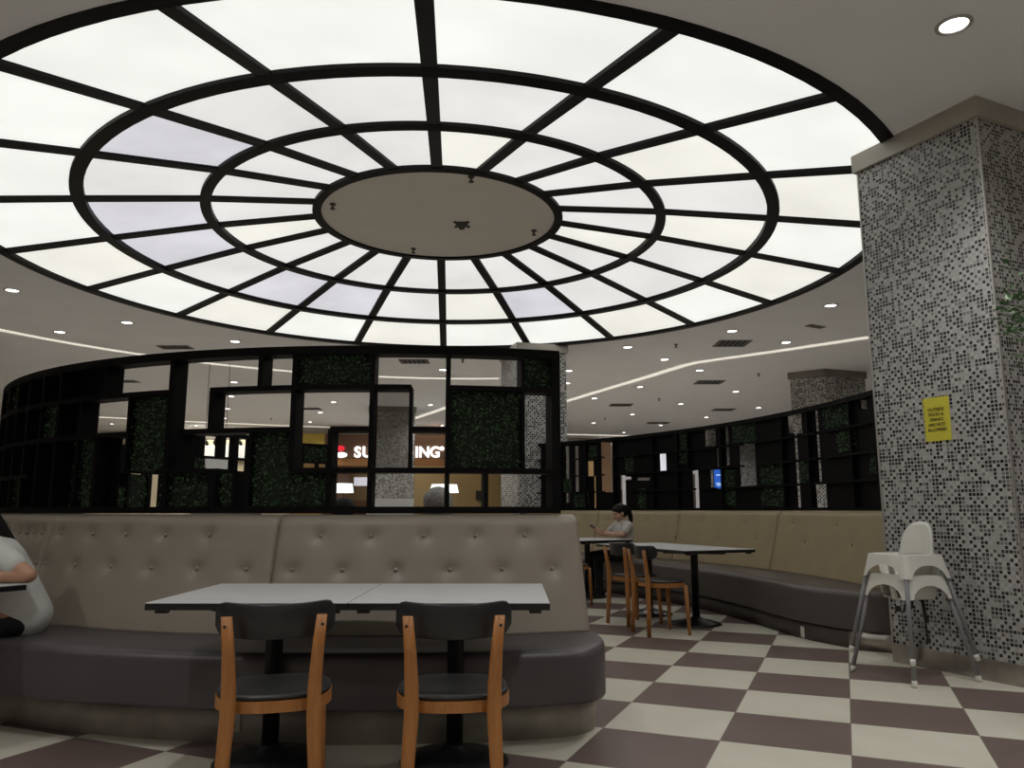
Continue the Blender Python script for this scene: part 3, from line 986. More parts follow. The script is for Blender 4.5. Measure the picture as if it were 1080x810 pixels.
def fang(u, R=FR - 0.2):
    d = ray(u, 560)
    a = d.x * d.x + d.y * d.y
    b = -2 * (d.x * FC.x + d.y * FC.y)
    c2 = FC.x ** 2 + FC.y ** 2 - R * R
    t = (-b + math.sqrt(b * b - 4 * a * c2)) / (2 * a)
    return math.degrees(math.atan2(d.x * t - FC.x, d.y * t - FC.y))
fcuts = [FS, fang(560), fang(629), fang(714), fang(818), FE]
ftl = [(fang(u), z) for u, z in ((683, .985), (739, .985), (785, .985), (834, 1.0), (880, .985), (760, .78), (800, .80), (850, .80), (900, .80), (715, .78), (660, .8), (640, .985), (615, .985))]
for c0, c1 in zip(fcuts, fcuts[1:]):
    backrest(fb, far, FR - 0.02, -1, c0 + .02, c1 - .02, 0.455, 1.125, M['leather_warm_lit'], [q for q in ftl if c0 < q[0] < c1], da=0.3, depth=0.011)
p = far(FR - .95, fang(841, FR - .95), 0.085)
t = thing('power_socket', p, 'small white socket low on the tan bench plinth', 'socket', rz=R_(-fang(841, FR - .95)))
bm = NB()
box(bm, (0, -0.006, 0), (0.065, 0.012, 0.09), None, 0.004)
obj('plate', bm, M['socket'], t)
bm = NB()
box(bm, (0, -0.0125, 0.02), (0.02, 0.003, 0.03))
obj('switch', bm, M['white_metal'], t)

# --- far screen on the tan bench
fs = thing('partition_screen', (0, 0, 0), 'long curved black lattice screen with hedge panels above the tan bench', 'screen')
FD = 0.07
def fz(u, v):
    d = ray(u, v)
    q = far(FR, fang(u, FR), 0)
    return EYE + d.z * q.y / d.y
def fv(a, z0, z1, th=.03): 
    da = math.degrees(th / 2 / FR)
    bm = NB()
    arcbox(bm, far, FR, FR + FD, a - da, a + da, z0, z1)
    obj('post', bm, M['black'], fs)
def fh(a0, a1, z, th=.03, name='shelf'):
    bm = NB()
    arcbox(bm, far, FR, FR + FD, a0, a1, z - th / 2, z + th / 2)
    obj(name, bm, M['black'], fs)
FT = 2.25
fA = fang(556, FR)
fZ = 93.9
fh(fA, fZ, FT, .05, 'top_rail')
fh(fA, fZ, 1.14, .04, 'bottom_rail')
holes = []   # (u0, u1, v0, v1): openings of the lattice that let the hall behind show
H = [(598, 602, 470, 530), (609, 612, 470, 519), (619, 628, 486, 502), (627.5, 630, 502, 537), (637, 647, 466, 519), (656, 662, 501, 535), (662, 667, 502.5, 506), (675, 687, 503.5, 506.5), (728, 733, 497, 500.5), (699, 706, 478, 497), (733, 739, 495, 536),
     (749, 760, 450, 470), (759.5, 761.5, 471, 496), (752, 764, 495, 515), (771, 774, 448, 490), (785, 801, 467, 513), (838, 854, 433, 456), (843.5, 847, 456, 536), (868, 872, 428, 509), (858, 876, 510, 536), (919, 926, 420, 430)]
# solid back boards fill the cells everywhere except those openings
lev = [1.14, 1.42, 1.69, 1.97, FT]
us = [556, 566, 578, 590, 598, 604, 609, 614, 619, 629, 637, 648, 656, 663, 676, 688, 699, 707, 717, 727, 740, 749, 761, 771, 775, 786, 800, 803, 816, 829, 838, 842, 855, 868, 873, 887, 903, 919, 930]
for u in (566, 590, 618, 648, 690, 716, 728, 763, 829, 857, 903, 930): fv(fang(u, FR), 1.14, FT, .026)
def fill(u0, u1, v0, v1):
    pass
ua = arange(556, 940, 2)
bmb = NB()
for u0, u1 in zip(ua, ua[1:]):
    um = (u0 + u1) / 2
    za = fz(um, 0)
    free = sorted([(fz(um, h[3]), fz(um, h[2])) for h in H if h[0] <= um <= h[1]])
    z = 1.14
    segs = []
    for f0, f1 in free:
        if f0 > z + .01: segs.append((z, min(f0, FT)))
        z = max(z, f1)
    if z < FT - .01: segs.append((z, FT))
    for s0, s1 in segs:
        arcbox(bmb, far, FR + FD - .02, FR + FD, fang(u0, FR + FD), fang(u1, FR + FD), s0, s1)
tag(obj('back_board', bmb, M['black'], fs), 'solid black board')
for zz in (1.42, 1.69, 1.97):                   # shelves run between the openings
    start = None
    for u0, u1 in list(zip(ua, ua[1:])) + [(940, 942)]:
        um = (u0 + u1) / 2
        open_ = u0 >= 938 or any(h[0] - 1 <= um <= h[1] + 1 and fz(um, h[3]) < zz < fz(um, h[2]) for h in H)
        if not open_ and start is None: start = u0
        if open_ and start is not None:
            fh(fang(start, FR), fang(u0, FR), zz, .024)
            start = None
for u0, u1, v0, v1 in ((718, 726, 456, 489), (775, 799, 441, 466), (803, 829, 487, 534), (874, 902, 421, 450), (844, 857, 486, 509), (764, 775, 495, 534), (621, 629, 470, 485), (593, 602, 505, 520), (604, 620, 520, 535), (886, 905, 450, 476), (920, 930, 475, 500), (660, 668, 480, 499), (672, 680, 515, 536)):
    z0, z1 = max(1.16, fz((u0 + u1) / 2, v1)), min(FT - .02, fz((u0 + u1) / 2, v0))
    hedge_panel(fs, far, FR + 0.05, FR + .09, fang(u0, FR), fang(u1, FR), z0, z1, -1, 2800, 0.021)

# ------------------------------------------------------------------ tables
def table_parts(t, wd, dp):
    bm = NB()
    box(bm, (0, 0, 0.748), (wd, dp, 0.004), None, 0.0015)
    obj('tabletop', bm, M['table'], t)
    bm = NB()
    box(bm, (0, 0, 0.7325), (wd + .003, dp + .003, 0.027), None, 0.003)
    tag(obj('edge_board', bm, M['iron'], t), 'black underside board')
    bm = NB()
    lathe(bm, [(0.038, 0.03), (0.038, 0.70), (0.05, 0.705), (0.05, 0.707)], 24)
    obj('pedestal', bm, M['iron'], t, True)
    bm = NB()
    lathe(bm, [(0.0, 0.0), (0.245, 0.0), (0.25, 0.008), (0.235, 0.02), (0.16, 0.04), (0.07, 0.055), (0.045, 0.075), (0.038, 0.08)], 40)
    obj('base', bm, M['iron'], t, True)
    for a in (45, 135):
        bm = NB()
        box(bm, (0, 0, 0.699), (0.62, 0.045, 0.016), Matrix.Rotation(R_(a), 3, 'Z'))
        obj('support_bar', bm, M['iron'], t)
    for sx in (-1, 1):
        bm = NB()
        box(bm, (sx * (wd / 2 - .06), -dp / 2 + .03, 0.712), (0.05, 0.03, 0.014))
        obj('clip', bm, M['iron'], t)
    return t
TG = 'square white pedestal tables'
ta = thing('cafe_table', (-1.105, 3.765, 0), 'white square pedestal table in front, left of the joined pair', 'table', TG)
table_parts(ta, 0.838, 0.86)
dup(ta, (-0.262, 3.765, 0), 0, 'white square pedestal table in front, right of the joined pair', TG)
ux = Vector((0.92, 0.39, 0)).normalized()
rot = math.atan2(ux.y, ux.x)
uy = Vector((-ux.y, ux.x, 0))
c0 = Vector((1.85, 8.08, 0))
dup(ta, c0, rot, 'white pedestal table by the tan bench, nearer of the joined pair', TG)
dup(ta, c0 + uy * 0.845, rot, 'white pedestal table by the tan bench, farther of the joined pair', TG)
dup(ta, (1.0, 10.56, 0), 0.55, 'white pedestal table in front of the seated woman with ponytail', TG)
dup(ta, (-3.10, 3.98, 0), R_(-28), 'white table at the left edge under the leaning person', TG)

# ------------------------------------------------------------------ chairs
def chair_parts(t, wm):
    bm = NB()                                    # seat pad: rounded, flatter at the back
    pl = []
    for k in range(40):
        a = 2 * math.pi * k / 40
        x, y = math.cos(a), math.sin(a)
        q = (abs(x) ** 2.6 + abs(y) ** 2.6) ** (-1 / 2.6)
        pl.append((x * q * 0.205, y * q * 0.20))
    rg = []
    for s, z in ((0.97, 0.470), (1.0, 0.476), (0.985, 0.485), (0.90, 0.488), (0.5, 0.484), (0.05, 0.482)):
        rg.append([Vector((x * s, y * s, z)) for x, y in pl])
    loft(bm, rg)
    obj('seat', bm, M['chair_black'], t, True)
    bm = NB()
    loft(bm, [[Vector((x * s, y * s, z)) for x, y in pl] for s, z in ((0.98, 0.469), (1.015, 0.469), (1.015, 0.430), (0.98, 0.430), (0.90, 0.430), (0.90, 0.469))] + [[Vector((x * 0.98, y * 0.98, 0.4691)) for x, y in pl]], cap=False)
    obj('seat_rim', bm, wm, t)
    for s in (-1, 1):
        bm = NB()
        pts = [(s * 0.165, -0.225, 0.0), (s * 0.156, -0.216, 0.2), (s * 0.144, -0.212, 0.42), (s * 0.144, -0.216, 0.52), (s * 0.150, -0.234, 0.64), (s * 0.160, -0.256, 0.766)]
        rings = []
        for i, p in enumerate(pts):
            hw, hd = (0.019, 0.022, 0.025, 0.024, 0.021, 0.018)[i], (0.016, 0.017, 0.019, 0.018, 0.015, 0.012)[i]
            rings.append([Vector(p) + Vector((dx * hw, dy * hd, 0)) for dx, dy in ((-1, -.6), (-.6, -1), (.6, -1), (1, -.6), (1, .6), (.6, 1), (-.6, 1), (-1, .6))])
        loft(bm, rings)
        obj('rear_leg', bm, wm, t, True)
        bm = NB()
        pts = [(s * 0.184, 0.178, 0.0), (s * 0.177, 0.17, 0.22), (s * 0.168, 0.155, 0.445)]
        loft(bm, [[Vector(p) + Vector((dx * hw, dy * hw, 0)) for dx, dy in ((-1, -.6), (-.6, -1), (.6, -1), (1, -.6), (1, .6), (.6, 1), (-.6, 1), (-1, .6))] for p, hw in zip(pts, (.013, .016, .019))])
        obj('front_leg', bm, wm, t, True)
    bm = NB()                                    # curved back shell
    n = 24
    rings = []
    for k in range(n + 1):
        f = -1 + 2 * k / n
        x = f * 0.208
        y = -0.232 + 0.085 * f * f
        hh = 0.061
        e = max(0, (abs(f) - 0.80) / 0.20)
        hh *= 0.45 + 0.55 * math.sqrt(max(0, 1 - e * e))
        zc = 0.741 + 0.010 * f * f
        sl = 0.17 * f
        ring = []
        for (fz_, dy) in ((-1, -.45), (-.93, -1), (0, -1), (.93, -1), (1, -.45), (1, .45), (.93, 1), (0, 1), (-.93, 1), (-1, .45)):
            z = zc + hh * fz_
            ring.append(Vector((x, y + dy * 0.0065 - 0.10 * (z - 0.735), z)))
        rings.append(ring)
    loft(bm, rings)
    obj('backrest', bm, M['chair_black'], t, True)
    for s in (-1, 1):
        bm = NB()
        lathe(bm, [(0.006, 0.0), (0.005, 0.003), (0, 0.004)], 10)
        bm.transform(Matrix.Translation((s * 0.163, -0.272, 0.735)) @ Matrix.Rotation(math.pi / 2, 4, 'X'))
        obj('screw', bm, M['iron'], t, True)
CG = 'wooden chairs with black backs'
ch = thing('cafe_chair', (-0.888, 3.06, 0), 'honey wood chair with black curved back, front left', 'chair', CG, R_(13.5))
chair_parts(ch, M['wood'])
dup(ch, (-0.220, 3.06, 0), R_(4), 'honey wood chair with black curved back, front right', CG)
def face(v): return math.atan2(-v[0], v[1])      # turn +Y towards v
fwd = Vector((0.92, 0.39))
c2 = dup(ch, (1.40, 7.50, 0), face((0.955, 0.30)), 'wooden chair at the nearer table by the tan bench', CG)
dup(ch, (1.25, 8.14, 0), face((0.86, 0.51)), 'wooden chair at the farther of two joined tables by tan bench', CG)
dup(ch, (0.70, 9.62, 0), face((0.6, 0.6)), 'wooden chair half hidden behind the front bench end', CG)

# ------------------------------------------------------------------ high chairs (two stacked)
def high_chair_parts(t):
    """front +Y; sockets at z 0.56, rim at 0.68"""
    a, rim, bot = 0.178, 0.69, 0.565
    def outline(h, r, n=6):
        p = []
        for cx, cy, s in ((1, 1, 0), (-1, 1, 90), (-1, -1, 180), (1, -1, 270)):
            for k in range(n + 1):
                an = R_(s + 90 * k / n)
                p.append(Vector((cx * (h - r) + r * math.cos(an), cy * (h - r) + r * math.sin(an), 0)))
        return p
    # skirt with an arch on every side
    top = []
    n = 160
    def pos(f, h):
        """perimeter of rounded square, f 0..1"""
        s = (f * 4) % 4
        side, q = int(s), s - int(s)
        c = [(1, -1), (1, 1), (-1, 1), (-1, -1)]
        x0, y0 = c[side]
        x1, y1 = c[(side + 1) % 4]
        x, y = x0 + (x1 - x0) * q, y0 + (y1 - y0) * q
        k = (abs(x) ** 9 + abs(y) ** 9) ** (-1 / 9)
        return Vector((x * k * h, y * k * h, 0)), q
    bm = NB()
    ro, rl, ri, rj = [], [], [], []
    for i in range(n):
        p, q = pos(i / n, 1)
        e = abs(q - 0.5) / 0.5
        arch = 0.0
        if e < 0.74: arch = 0.088 * math.sqrt(1 - (e / 0.74) ** 2)
        zb = bot - 0.03 + arch + (0.0)
        hb = a + 0.03 * (rim - zb) / 0.15
        ro.append(p * a + Vector((0, 0, rim)))
        rl.append(p * hb + Vector((0, 0, zb)))
        ri.append(p * (hb - 0.006) + Vector((0, 0, zb)))
        rj.append(p * (a - 0.03) + Vector((0, 0, rim + 0.004)))
    R1 = [bm.verts.new(p) for p in ro]
    R2 = [bm.verts.new(p) for p in rl]
    R3 = [bm.verts.new(p) for p in ri]
    R5 = [bm.verts.new(p + Vector((0, 0, -0.008)) - p.normalized() * 0.006 * 0) for p in [x * 1.0 for x in ro]]
    R4 = [bm.verts.new(p) for p in rj]
    for i in range(n):
        j = (i + 1) % n
        bm.faces.new((R1[i], R1[j], R2[j], R2[i]))
        bm.faces.new((R2[i], R2[j], R3[j], R3[i]))
        bm.faces.new((R4[i], R4[j], R1[j], R1[i]))
        bm.faces.new((R3[i], R3[j], R4[j], R4[i]))
    bmesh.ops.delete(bm, geom=R5, context='VERTS')
    obj('skirt', bm, M['plastic'], t)
    # bowl seat
    bm = NB()
    rg = []
    for s, z in ((1.0, rim + 0.003), (0.95, rim - 0.03), (0.88, rim - 0.12), (0.80, rim - 0.165), (0.3, rim - 0.17)):
        rg.append([pos(i / 48, 1)[0] * ((a - 0.028) * s) + Vector((0, -0.01, z)) for i in range(48)])
    # open the front for the legs: drop the front wall between bowl and rim
    rr = [[bm.verts.new(p) for p in r] for r in rg]
    for A1, B1 in zip(rr, rr[1:]):
        for k in range(48):
            bm.faces.new((A1[k], A1[(k + 1) % 48], B1[(k + 1) % 48], B1[k]))
    bm.faces.new(rr[-1])
    dele = []
    for f in bm.faces:
        c = f.calc_center_median()
        if c.y > 0.11 and rim - 0.15 < c.z < rim - 0.0 and 0.03 < abs(c.x) < 0.15: dele.append(f)
    bmesh.ops.delete(bm, geom=dele, context='FACES')
    s_ = obj('seat', bm, M['plastic'], t, True)
    so = s_.modifiers.new('thick', 'SOLIDIFY')
    so.thickness = 0.005
    # back: rounded dome
    bm = NB()
    n2 = 20
    outer = []
    for k in range(n2 + 1):
        an = math.pi * k / n2
        outer.append((0.135 * math.cos(an), max(0, math.sin(an))))
    rings = []
    for x, hz in outer: pass
    cols = arange(-1, 1, 0.1)
    rows = 8
    f_, b_ = [], []
    for cx in cols:
        h = 0.225 * (1 - abs(cx) ** 2.6) ** (1 / 2.2) if abs(cx) < 1 else 0.0
        fr, br = [], []
        for r in range(rows + 1):
            z = rim - 0.02 + (h + 0.02) * r / rows
            x = cx * 0.142
            y = -a + 0.035 - 0.16 * (z - rim) + 0.045 * cx * cx
            fr.append(bm.verts.new((x, y + .008, z)))
            br.append(bm.verts.new((x, y - .008, z - 0.0)))
        f_.append(fr)
        b_.append(br)
    nc = len(cols)
    for i in range(nc - 1):
        for r in range(rows):
            bm.faces.new((f_[i][r], f_[i + 1][r], f_[i + 1][r + 1], f_[i][r + 1]))
            bm.faces.new((b_[i][r], b_[i][r + 1], b_[i + 1][r + 1], b_[i + 1][r]))
        bm.faces.new((f_[i][rows], f_[i + 1][rows], b_[i + 1][rows], b_[i][rows]))
        bm.faces.new((f_[i][0], b_[i][0], b_[i + 1][0], f_[i + 1][0]))
    for i in (0, nc - 1):
        for r in range(rows): bm.faces.new((f_[i][r], f_[i][r + 1], b_[i][r + 1], b_[i][r]))
    obj('backrest', bm, M['plastic'], t, True)
    # crotch post
    bm = NB()
    tube(bm, [(0, a - 0.035, rim - 0.005), (0, a - 0.045, rim - 0.09), (0, a - 0.06, rim - 0.165)], [0.022, 0.019, 0.022], 12, (1, .5))
    obj('crotch_post', bm, M['plastic'], t, True)
    for sx in (-1, 1):
        for sy in (-1, 1):
            bm = NB()
            p0 = Vector((sx * (a - .012), sy * (a - .012), bot + 0.05))
            p1 = Vector((sx * 0.275, sy * 0.275, 0.012))
            tube(bm, [p0, p1], 0.0145, 14)
            l = obj('leg', bm, M['leg_grey'], t, True)
            bm = NB()
            d = (p1 - p0).normalized()
            tube(bm, [p1 - d * 0.03, p1 - d * 0.01, p1 + d * 0.012], [0.0165, 0.018, 0.013], 14)
            tag(obj('foot_cap', bm, M['plastic'], l, True), 'white foot cap')
    bm = NB()
    tube(bm, [(0.06, -0.06, rim - 0.17), (0.065, -0.03, rim - 0.24), (0.05, 0.0, rim - 0.27), (0.07, 0.03, rim - 0.25)], 0.011, 8, (1, .3))
    tube(bm, [(-0.06, 0.02, rim - 0.17), (-0.07, 0.04, rim - 0.22), (-0.04, 0.05, rim - 0.25)], 0.011, 8, (1, .3))
    tube(bm, [(-0.03, -0.09, rim - 0.17), (-0.035, -0.10, rim - 0.3), (-0.05, -0.10, rim - 0.44)], 0.010, 8, (1, .3))
    box(bm, (-0.05, -0.10, rim - 0.45), (0.03, 0.012, 0.035), None, 0.003)
    box(bm, (0.065, 0.03, rim - 0.245), (0.035, 0.016, 0.04), None, 0.003)
    obj('harness', bm, M['strap'], t)
    return t
hc_c = Vector((2.765, 5.60, 0))
hf = Vector((-0.945, -0.32))
HG = 'stacked white high chairs'
hc = thing('high_chair', hc_c, 'white plastic high chair with grey legs, lower of the stacked two', 'high chair', HG, face(hf))
high_chair_parts(hc)
dup(hc, hc_c + Vector((0, 0, 0.135)), face(hf), 'white plastic high chair with grey legs, upper of the stacked two', HG)

# ------------------------------------------------------------------ people
def blob(bm, c, r, rot=None, seg=16):
    mt = Matrix.Translation(Vector(c)) @ (rot.to_4x4() if rot else Matrix.Identity(4)) @ Matrix.Diagonal((*r, 1))
    bmesh.ops.create_uvsphere(bm, u_segments=seg, v_segments=seg // 2 + 2, radius=1, matrix=mt)
def limb(bm, p0, r0, p1, r1, n=16, sq=None):
    """tapered capsule"""
    p0, p1 = Vector(p0), Vector(p1)
    x, y, z = frame(p1 - p0)
    L = (p1 - p0).length
    rings = []
    prof = []
    for k in range(1, 6):
        t = math.pi / 2 * k / 5
        prof.append((r0 * math.sin(t), -r0 * math.cos(t)))
    for k in range(4, -1, -1):
        t = math.pi / 2 * k / 5
        if k == 0: continue
        prof.append((r1 * math.sin(t), L + r1 * math.cos(t)))
    prof.insert(5, (r1, L))
    rings = [[p0 + z * h + x * (r * math.cos(2 * math.pi * k / n)) + y * (r * math.sin(2 * math.pi * k / n) * (sq or 1)) for k in range(n)] for r, h in prof]
    loft(bm, rings)
def fuse(name, bm, m, parent, voxel, smooth=3):
    o = obj(name, bm, m, parent, True)
    r = o.modifiers.new('fuse', 'REMESH')
    r.mode = 'VOXEL'
    r.voxel_size = voxel
    r.use_smooth_shade = True
    s = o.modifiers.new('smooth', 'SMOOTH')
    s.factor = 0.5
    s.iterations = smooth
    return o
def hand(bm, wrist, d, palm_n, side, curl=0.5, k=1.0):
    """palm with four fingers and a thumb; d finger direction, palm_n palm normal, side: thumb side"""
    d = Vector(d).normalized()
    n = Vector(palm_n)
    n = (n - d * n.dot(d)).normalized()
    s = d.cross(n).normalized() * side
    w_ = Vector(wrist)
    for q in range(4):
        off = s * (0.030 - 0.020 * q) * k
        base = w_ + d * 0.085 * k + off
        limb(bm, w_ + d * 0.01 * k + off * 0.6, 0.015 * k, base, 0.0115 * k, 10)
        L = (0.042, 0.047, 0.044, 0.034)[q] * k
        p = base
        dd = d.copy()
        for j in range(3):
            dd = (dd + n * curl * 0.55).normalized()
            p2 = p + dd * L * (1, .7, .55)[j]
            limb(bm, p, (.0098, .0088, .008)[j] * k, p2, (.0088, .008, .0072)[j] * k, 10)
            p = p2
    tb = w_ + d * 0.03 * k + s * 0.028 * k
    t1 = tb + (d * 0.6 + s * 0.8 + n * 0.2).normalized() * 0.04 * k
    limb(bm, tb, 0.0145 * k, t1, 0.011 * k, 10)
    limb(bm, t1, 0.0105 * k, t1 + (d * 0.9 + s * 0.25 + n * 0.35).normalized() * 0.032 * k, 0.0088 * k, 10)
def person(loc, rz, label, lean, sh, el, wr, hands, look, knees, feet, mats, hairstyle, voxel=0.008, head_scale=1.0, tl=1.0):
    """seated figure facing +Y; local origin on the floor under the hips. el, wr: elbow and wrist for (left, right); look: head pitch, yaw"""
    shirt, skin, hairm = mats
    t = thing('person', loc, label, 'person', rz=rz)
    zs = 0.46
    hip = Vector((0, 0, zs + 0.105))
    up = Vector((0, math.sin(lean), math.cos(lean)))
    up2 = Vector((0, math.sin(lean * 1.25), math.cos(lean * 1.25)))
    fw = Vector((0, math.cos(lean), -math.sin(lean)))
    waist = hip + up * 0.17 * tl
    chest = waist + up2 * 0.19 * tl
    neck = chest + up2 * 0.16 * (0.4 + 0.6 * tl)
    S_ = [chest + up2 * 0.10 + Vector((s * sh, 0, 0)) for s in (-1, 1)]
    hd_up = Vector((0, math.sin(look[0]), math.cos(look[0])))
    hd_rot = Matrix.Rotation(look[1], 3, 'Z') @ Matrix.Rotation(-look[0], 3, 'X')
    hb = neck + up2 * 0.05 + hd_rot @ Vector((0, 0.015, 0.10)) * head_scale
    hs = head_scale
    bm = NB()
    lr = Matrix.Rotation(-lean, 3, 'X')
    # torso
    blob(bm, hip + Vector((0, -.005, 0)), (0.165, 0.115, 0.115))
    limb(bm, hip, 0.115, waist, 0.105, sq=1)
    blob(bm, waist, (0.135, 0.10, 0.13), lr)
    blob(bm, chest, (0.155, 0.108, 0.165), lr)
    limb(bm, chest + up2 * .1 + Vector((-sh * .8, 0, 0)), 0.062, chest + up2 * .1 + Vector((sh * .8, 0, 0)), 0.062)
    limb(bm, chest + up2 * 0.08, 0.06, neck + up2 * 0.07, 0.048)
    # head
    H_ = lambda v: hb + hd_rot @ (Vector(v) * hs)
    blob(bm, H_((0, -0.008, 0.03)), (0.074 * hs, 0.093 * hs, 0.083 * hs), hd_rot)
    blob(bm, H_((0, 0.028, -0.035)), (0.056 * hs, 0.062 * hs, 0.070 * hs), hd_rot)
    blob(bm, H_((0, 0.058, -0.088)), (0.026 * hs, 0.024 * hs, 0.02 * hs), hd_rot)
    limb(bm, H_((0, 0.088, 0.012)), 0.010 * hs, H_((0, 0.108, -0.028)), 0.0145 * hs, 10)
    for s in (-1, 1):
        blob(bm, H_((s * 0.075, -0.005, -0.012)), (0.012 * hs, 0.019 * hs, 0.031 * hs), hd_rot, 10)
        blob(bm, H_((s * 0.032, 0.070, -0.035)), (0.024 * hs, 0.018 * hs, 0.02 * hs), hd_rot, 10)
        blob(bm, H_((s * 0.03, 0.083, 0.026)), (0.024 * hs, 0.010 * hs, 0.008 * hs), hd_rot, 10)
        # arms and legs
        i = 0 if s < 0 else 1
        limb(bm, S_[i], 0.05, el[i], 0.039)
        limb(bm, el[i], 0.040, wr[i], 0.026)
        h = hands[i]
        hand(bm, wr[i], h[0], h[1], h[2], h[3])
        hj = hip + Vector((s * 0.085, 0.02, -0.01))
        limb(bm, hj, 0.088, knees[i], 0.058)
        limb(bm, knees[i], 0.056, Vector(feet[i]) + Vector((0, 0, 0.075)), 0.036)
        f0 = Vector(feet[i])
        limb(bm, f0 + Vector((0, -.03, .04)), 0.036, f0 + Vector((0, .13, .03)), 0.026)
    body = fuse('body', bm, skin, t, voxel)
    # eyes, mouth
    for s in (-1, 1):
        bm = NB()
        blob(bm, H_((s * 0.031, 0.086, 0.008)), (0.013 * hs, 0.007 * hs, 0.007 * hs), hd_rot, 12)
        obj('eye', bm, M['eye'], t, True)
    bm = NB()
    blob(bm, H_((0, 0.090, -0.060)), (0.022 * hs, 0.008 * hs, 0.008 * hs), hd_rot, 12)
    obj('lips', bm, M['lip'], t, True)
    # shirt
    bm = NB()
    blob(bm, hip + Vector((0, -.012, -.005)), (0.180, 0.142, 0.115))
    for sx in (-1, 1):
        o_ = Vector((sx * 0.045, -.006, 0))
        limb(bm, hip + o_, 0.138, waist + o_, 0.126)
        limb(bm, waist + o_, 0.126, chest + o_ - fw * .006, 0.124)
    blob(bm, chest - fw * 0.006, (0.168, 0.126, 0.165), lr)
    limb(bm, chest + up2 * .1 + Vector((-sh * .85, 0, 0)), 0.070, chest + up2 * .1 + Vector((sh * .85, 0, 0)), 0.070)
    limb(bm, chest + up2 * .06, 0.085, chest + up2 * 0.145, 0.064)
    for i in (0, 1):
        e = Vector(el[i])
        limb(bm, S_[i], 0.068, S_[i].lerp(e, 0.60), 0.060)
    fuse('shirt', bm, shirt, t, 0.011, 10)
    # trousers and shoes
    bm = NB()
    blob(bm, hip + Vector((0, 0.01, -0.04)), (0.165, 0.118, 0.08))
    for i, s in ((0, -1), (1, 1)):
        hj = hip + Vector((s * 0.085, 0.02, -0.01))
        limb(bm, hj - Vector((0, 0, .015)), 0.092, knees[i], 0.070)
        limb(bm, knees[i], 0.069, Vector(feet[i]) + Vector((0, 0, 0.10)), 0.05)
    fuse('trousers', bm, M['trousers'], t, 0.012, 3)
    for i in (0, 1):
        bm = NB()
        f0 = Vector(feet[i])
        limb(bm, f0 + Vector((0, -.035, .042)), 0.045, f0 + Vector((0, .14, .035)), 0.036)
        box(bm, f0 + Vector((0, .05, .012)), (0.07, 0.23, 0.024), None, .008)
        fuse('shoe', bm, M['trousers'], t, 0.008, 2)
    # hair
    bm = NB()
    if hairstyle == 'short':
        blob(bm, H_((0, -0.020, 0.042)), (0.084 * hs, 0.093 * hs, 0.083 * hs), hd_rot, 20)
        blob(bm, H_((0, -0.045, -0.02)), (0.074 * hs, 0.062 * hs, 0.07 * hs), hd_rot, 20)
    elif hairstyle == 'ponytail':
        blob(bm, H_((0, -0.016, 0.045)), (0.086 * hs, 0.098 * hs, 0.084 * hs), hd_rot, 20)
        blob(bm, H_((0, -0.05, 0.0)), (0.076 * hs, 0.065 * hs, 0.08 * hs), hd_rot, 20)
        blob(bm, H_((0, 0.060, 0.066)), (0.062 * hs, 0.030 * hs, 0.04 * hs), hd_rot, 16)
        limb(bm, H_((0, -0.10, 0.06)), 0.032, H_((0, -0.145, 0.0)), 0.042)
        limb(bm, H_((0, -0.145, 0.0)), 0.042, H_((0, -0.150, -0.10)), 0.036)
        limb(bm, H_((0, -0.150, -0.10)), 0.036, H_((0, -0.13, -0.20)), 0.018)
    else:
        blob(bm, H_((0, -0.016, 0.042)), (0.087 * hs, 0.098 * hs, 0.086 * hs), hd_rot, 20)
        blob(bm, H_((0, -0.03, -0.04)), (0.087 * hs, 0.072 * hs, 0.12 * hs), hd_rot, 20)
        bk = neck - fw * 0.035
        limb(bm, H_((0, -0.055, -0.04)), 0.085, bk - up2 * 0.06, 0.085)
        for s in (-1, 1):
            limb(bm, H_((s * 0.07, 0.01, 0.02)), 0.03, H_((s * 0.085, 0.045, -0.10)), 0.032)
            limb(bm, H_((s * 0.085, 0.045, -0.10)), 0.032, H_((s * 0.09, 0.07, -0.24)), 0.022)
    fuse('hair', bm, hairm, t, 0.009, 2)
    return t

def V(*a): return Vector(a)
# leaning person at the left table, seen from the side, facing left
lp = person((-2.72, 4.47, 0), face((-0.80, -0.60)), 'person in white T-shirt with long black hair leaning over the left table', 0.40, 0.15,
            [V(-0.31, 0.02, 0.79), V(0.24, 0.16, 0.80)], [V(-0.17, 0.23, 0.783), V(0.06, 0.30, 0.79)],
            [(V(.3, 1, 0), V(0, 0, -1), -1, .25), (V(-.4, 1, 0), V(0, 0, -1), 1, .25)], (0.65, 0.3),
            [V(0.0, 0.45, 0.43), V(0.22, 0.42, 0.44)], [V(-0.02, 0.42, 0), V(0.2, 0.40, 0)], (M['shirt'], M['skin'], M['hair']), 'long', 0.007, 0.95, 0.86)
# woman with ponytail on the tan bench
wp = person((1.545, 10.98, 0), face((-0.93, -0.36)), 'woman with dark ponytail in pale top holding a phone on the tan bench', 0.02, 0.16,
            [V(-0.22, 0.14, 0.80), V(0.22, 0.14, 0.80)], [V(-0.08, 0.33, 0.815), V(0.09, 0.33, 0.815)],
            [(V(.25, .9, .4), V(.5, 0, .85), -1, .6), (V(-.25, .9, .4), V(-.5, 0, .85), 1, .6)], (0.28, 0.0),
            [V(-0.11, 0.46, 0.50), V(0.11, 0.46, 0.50)], [V(-0.11, 0.44, 0), V(0.11, 0.46, 0)], (M['shirt_grey'], M['skin_far'], M['hair']), 'ponytail', 0.008, 1.0, 0.70)
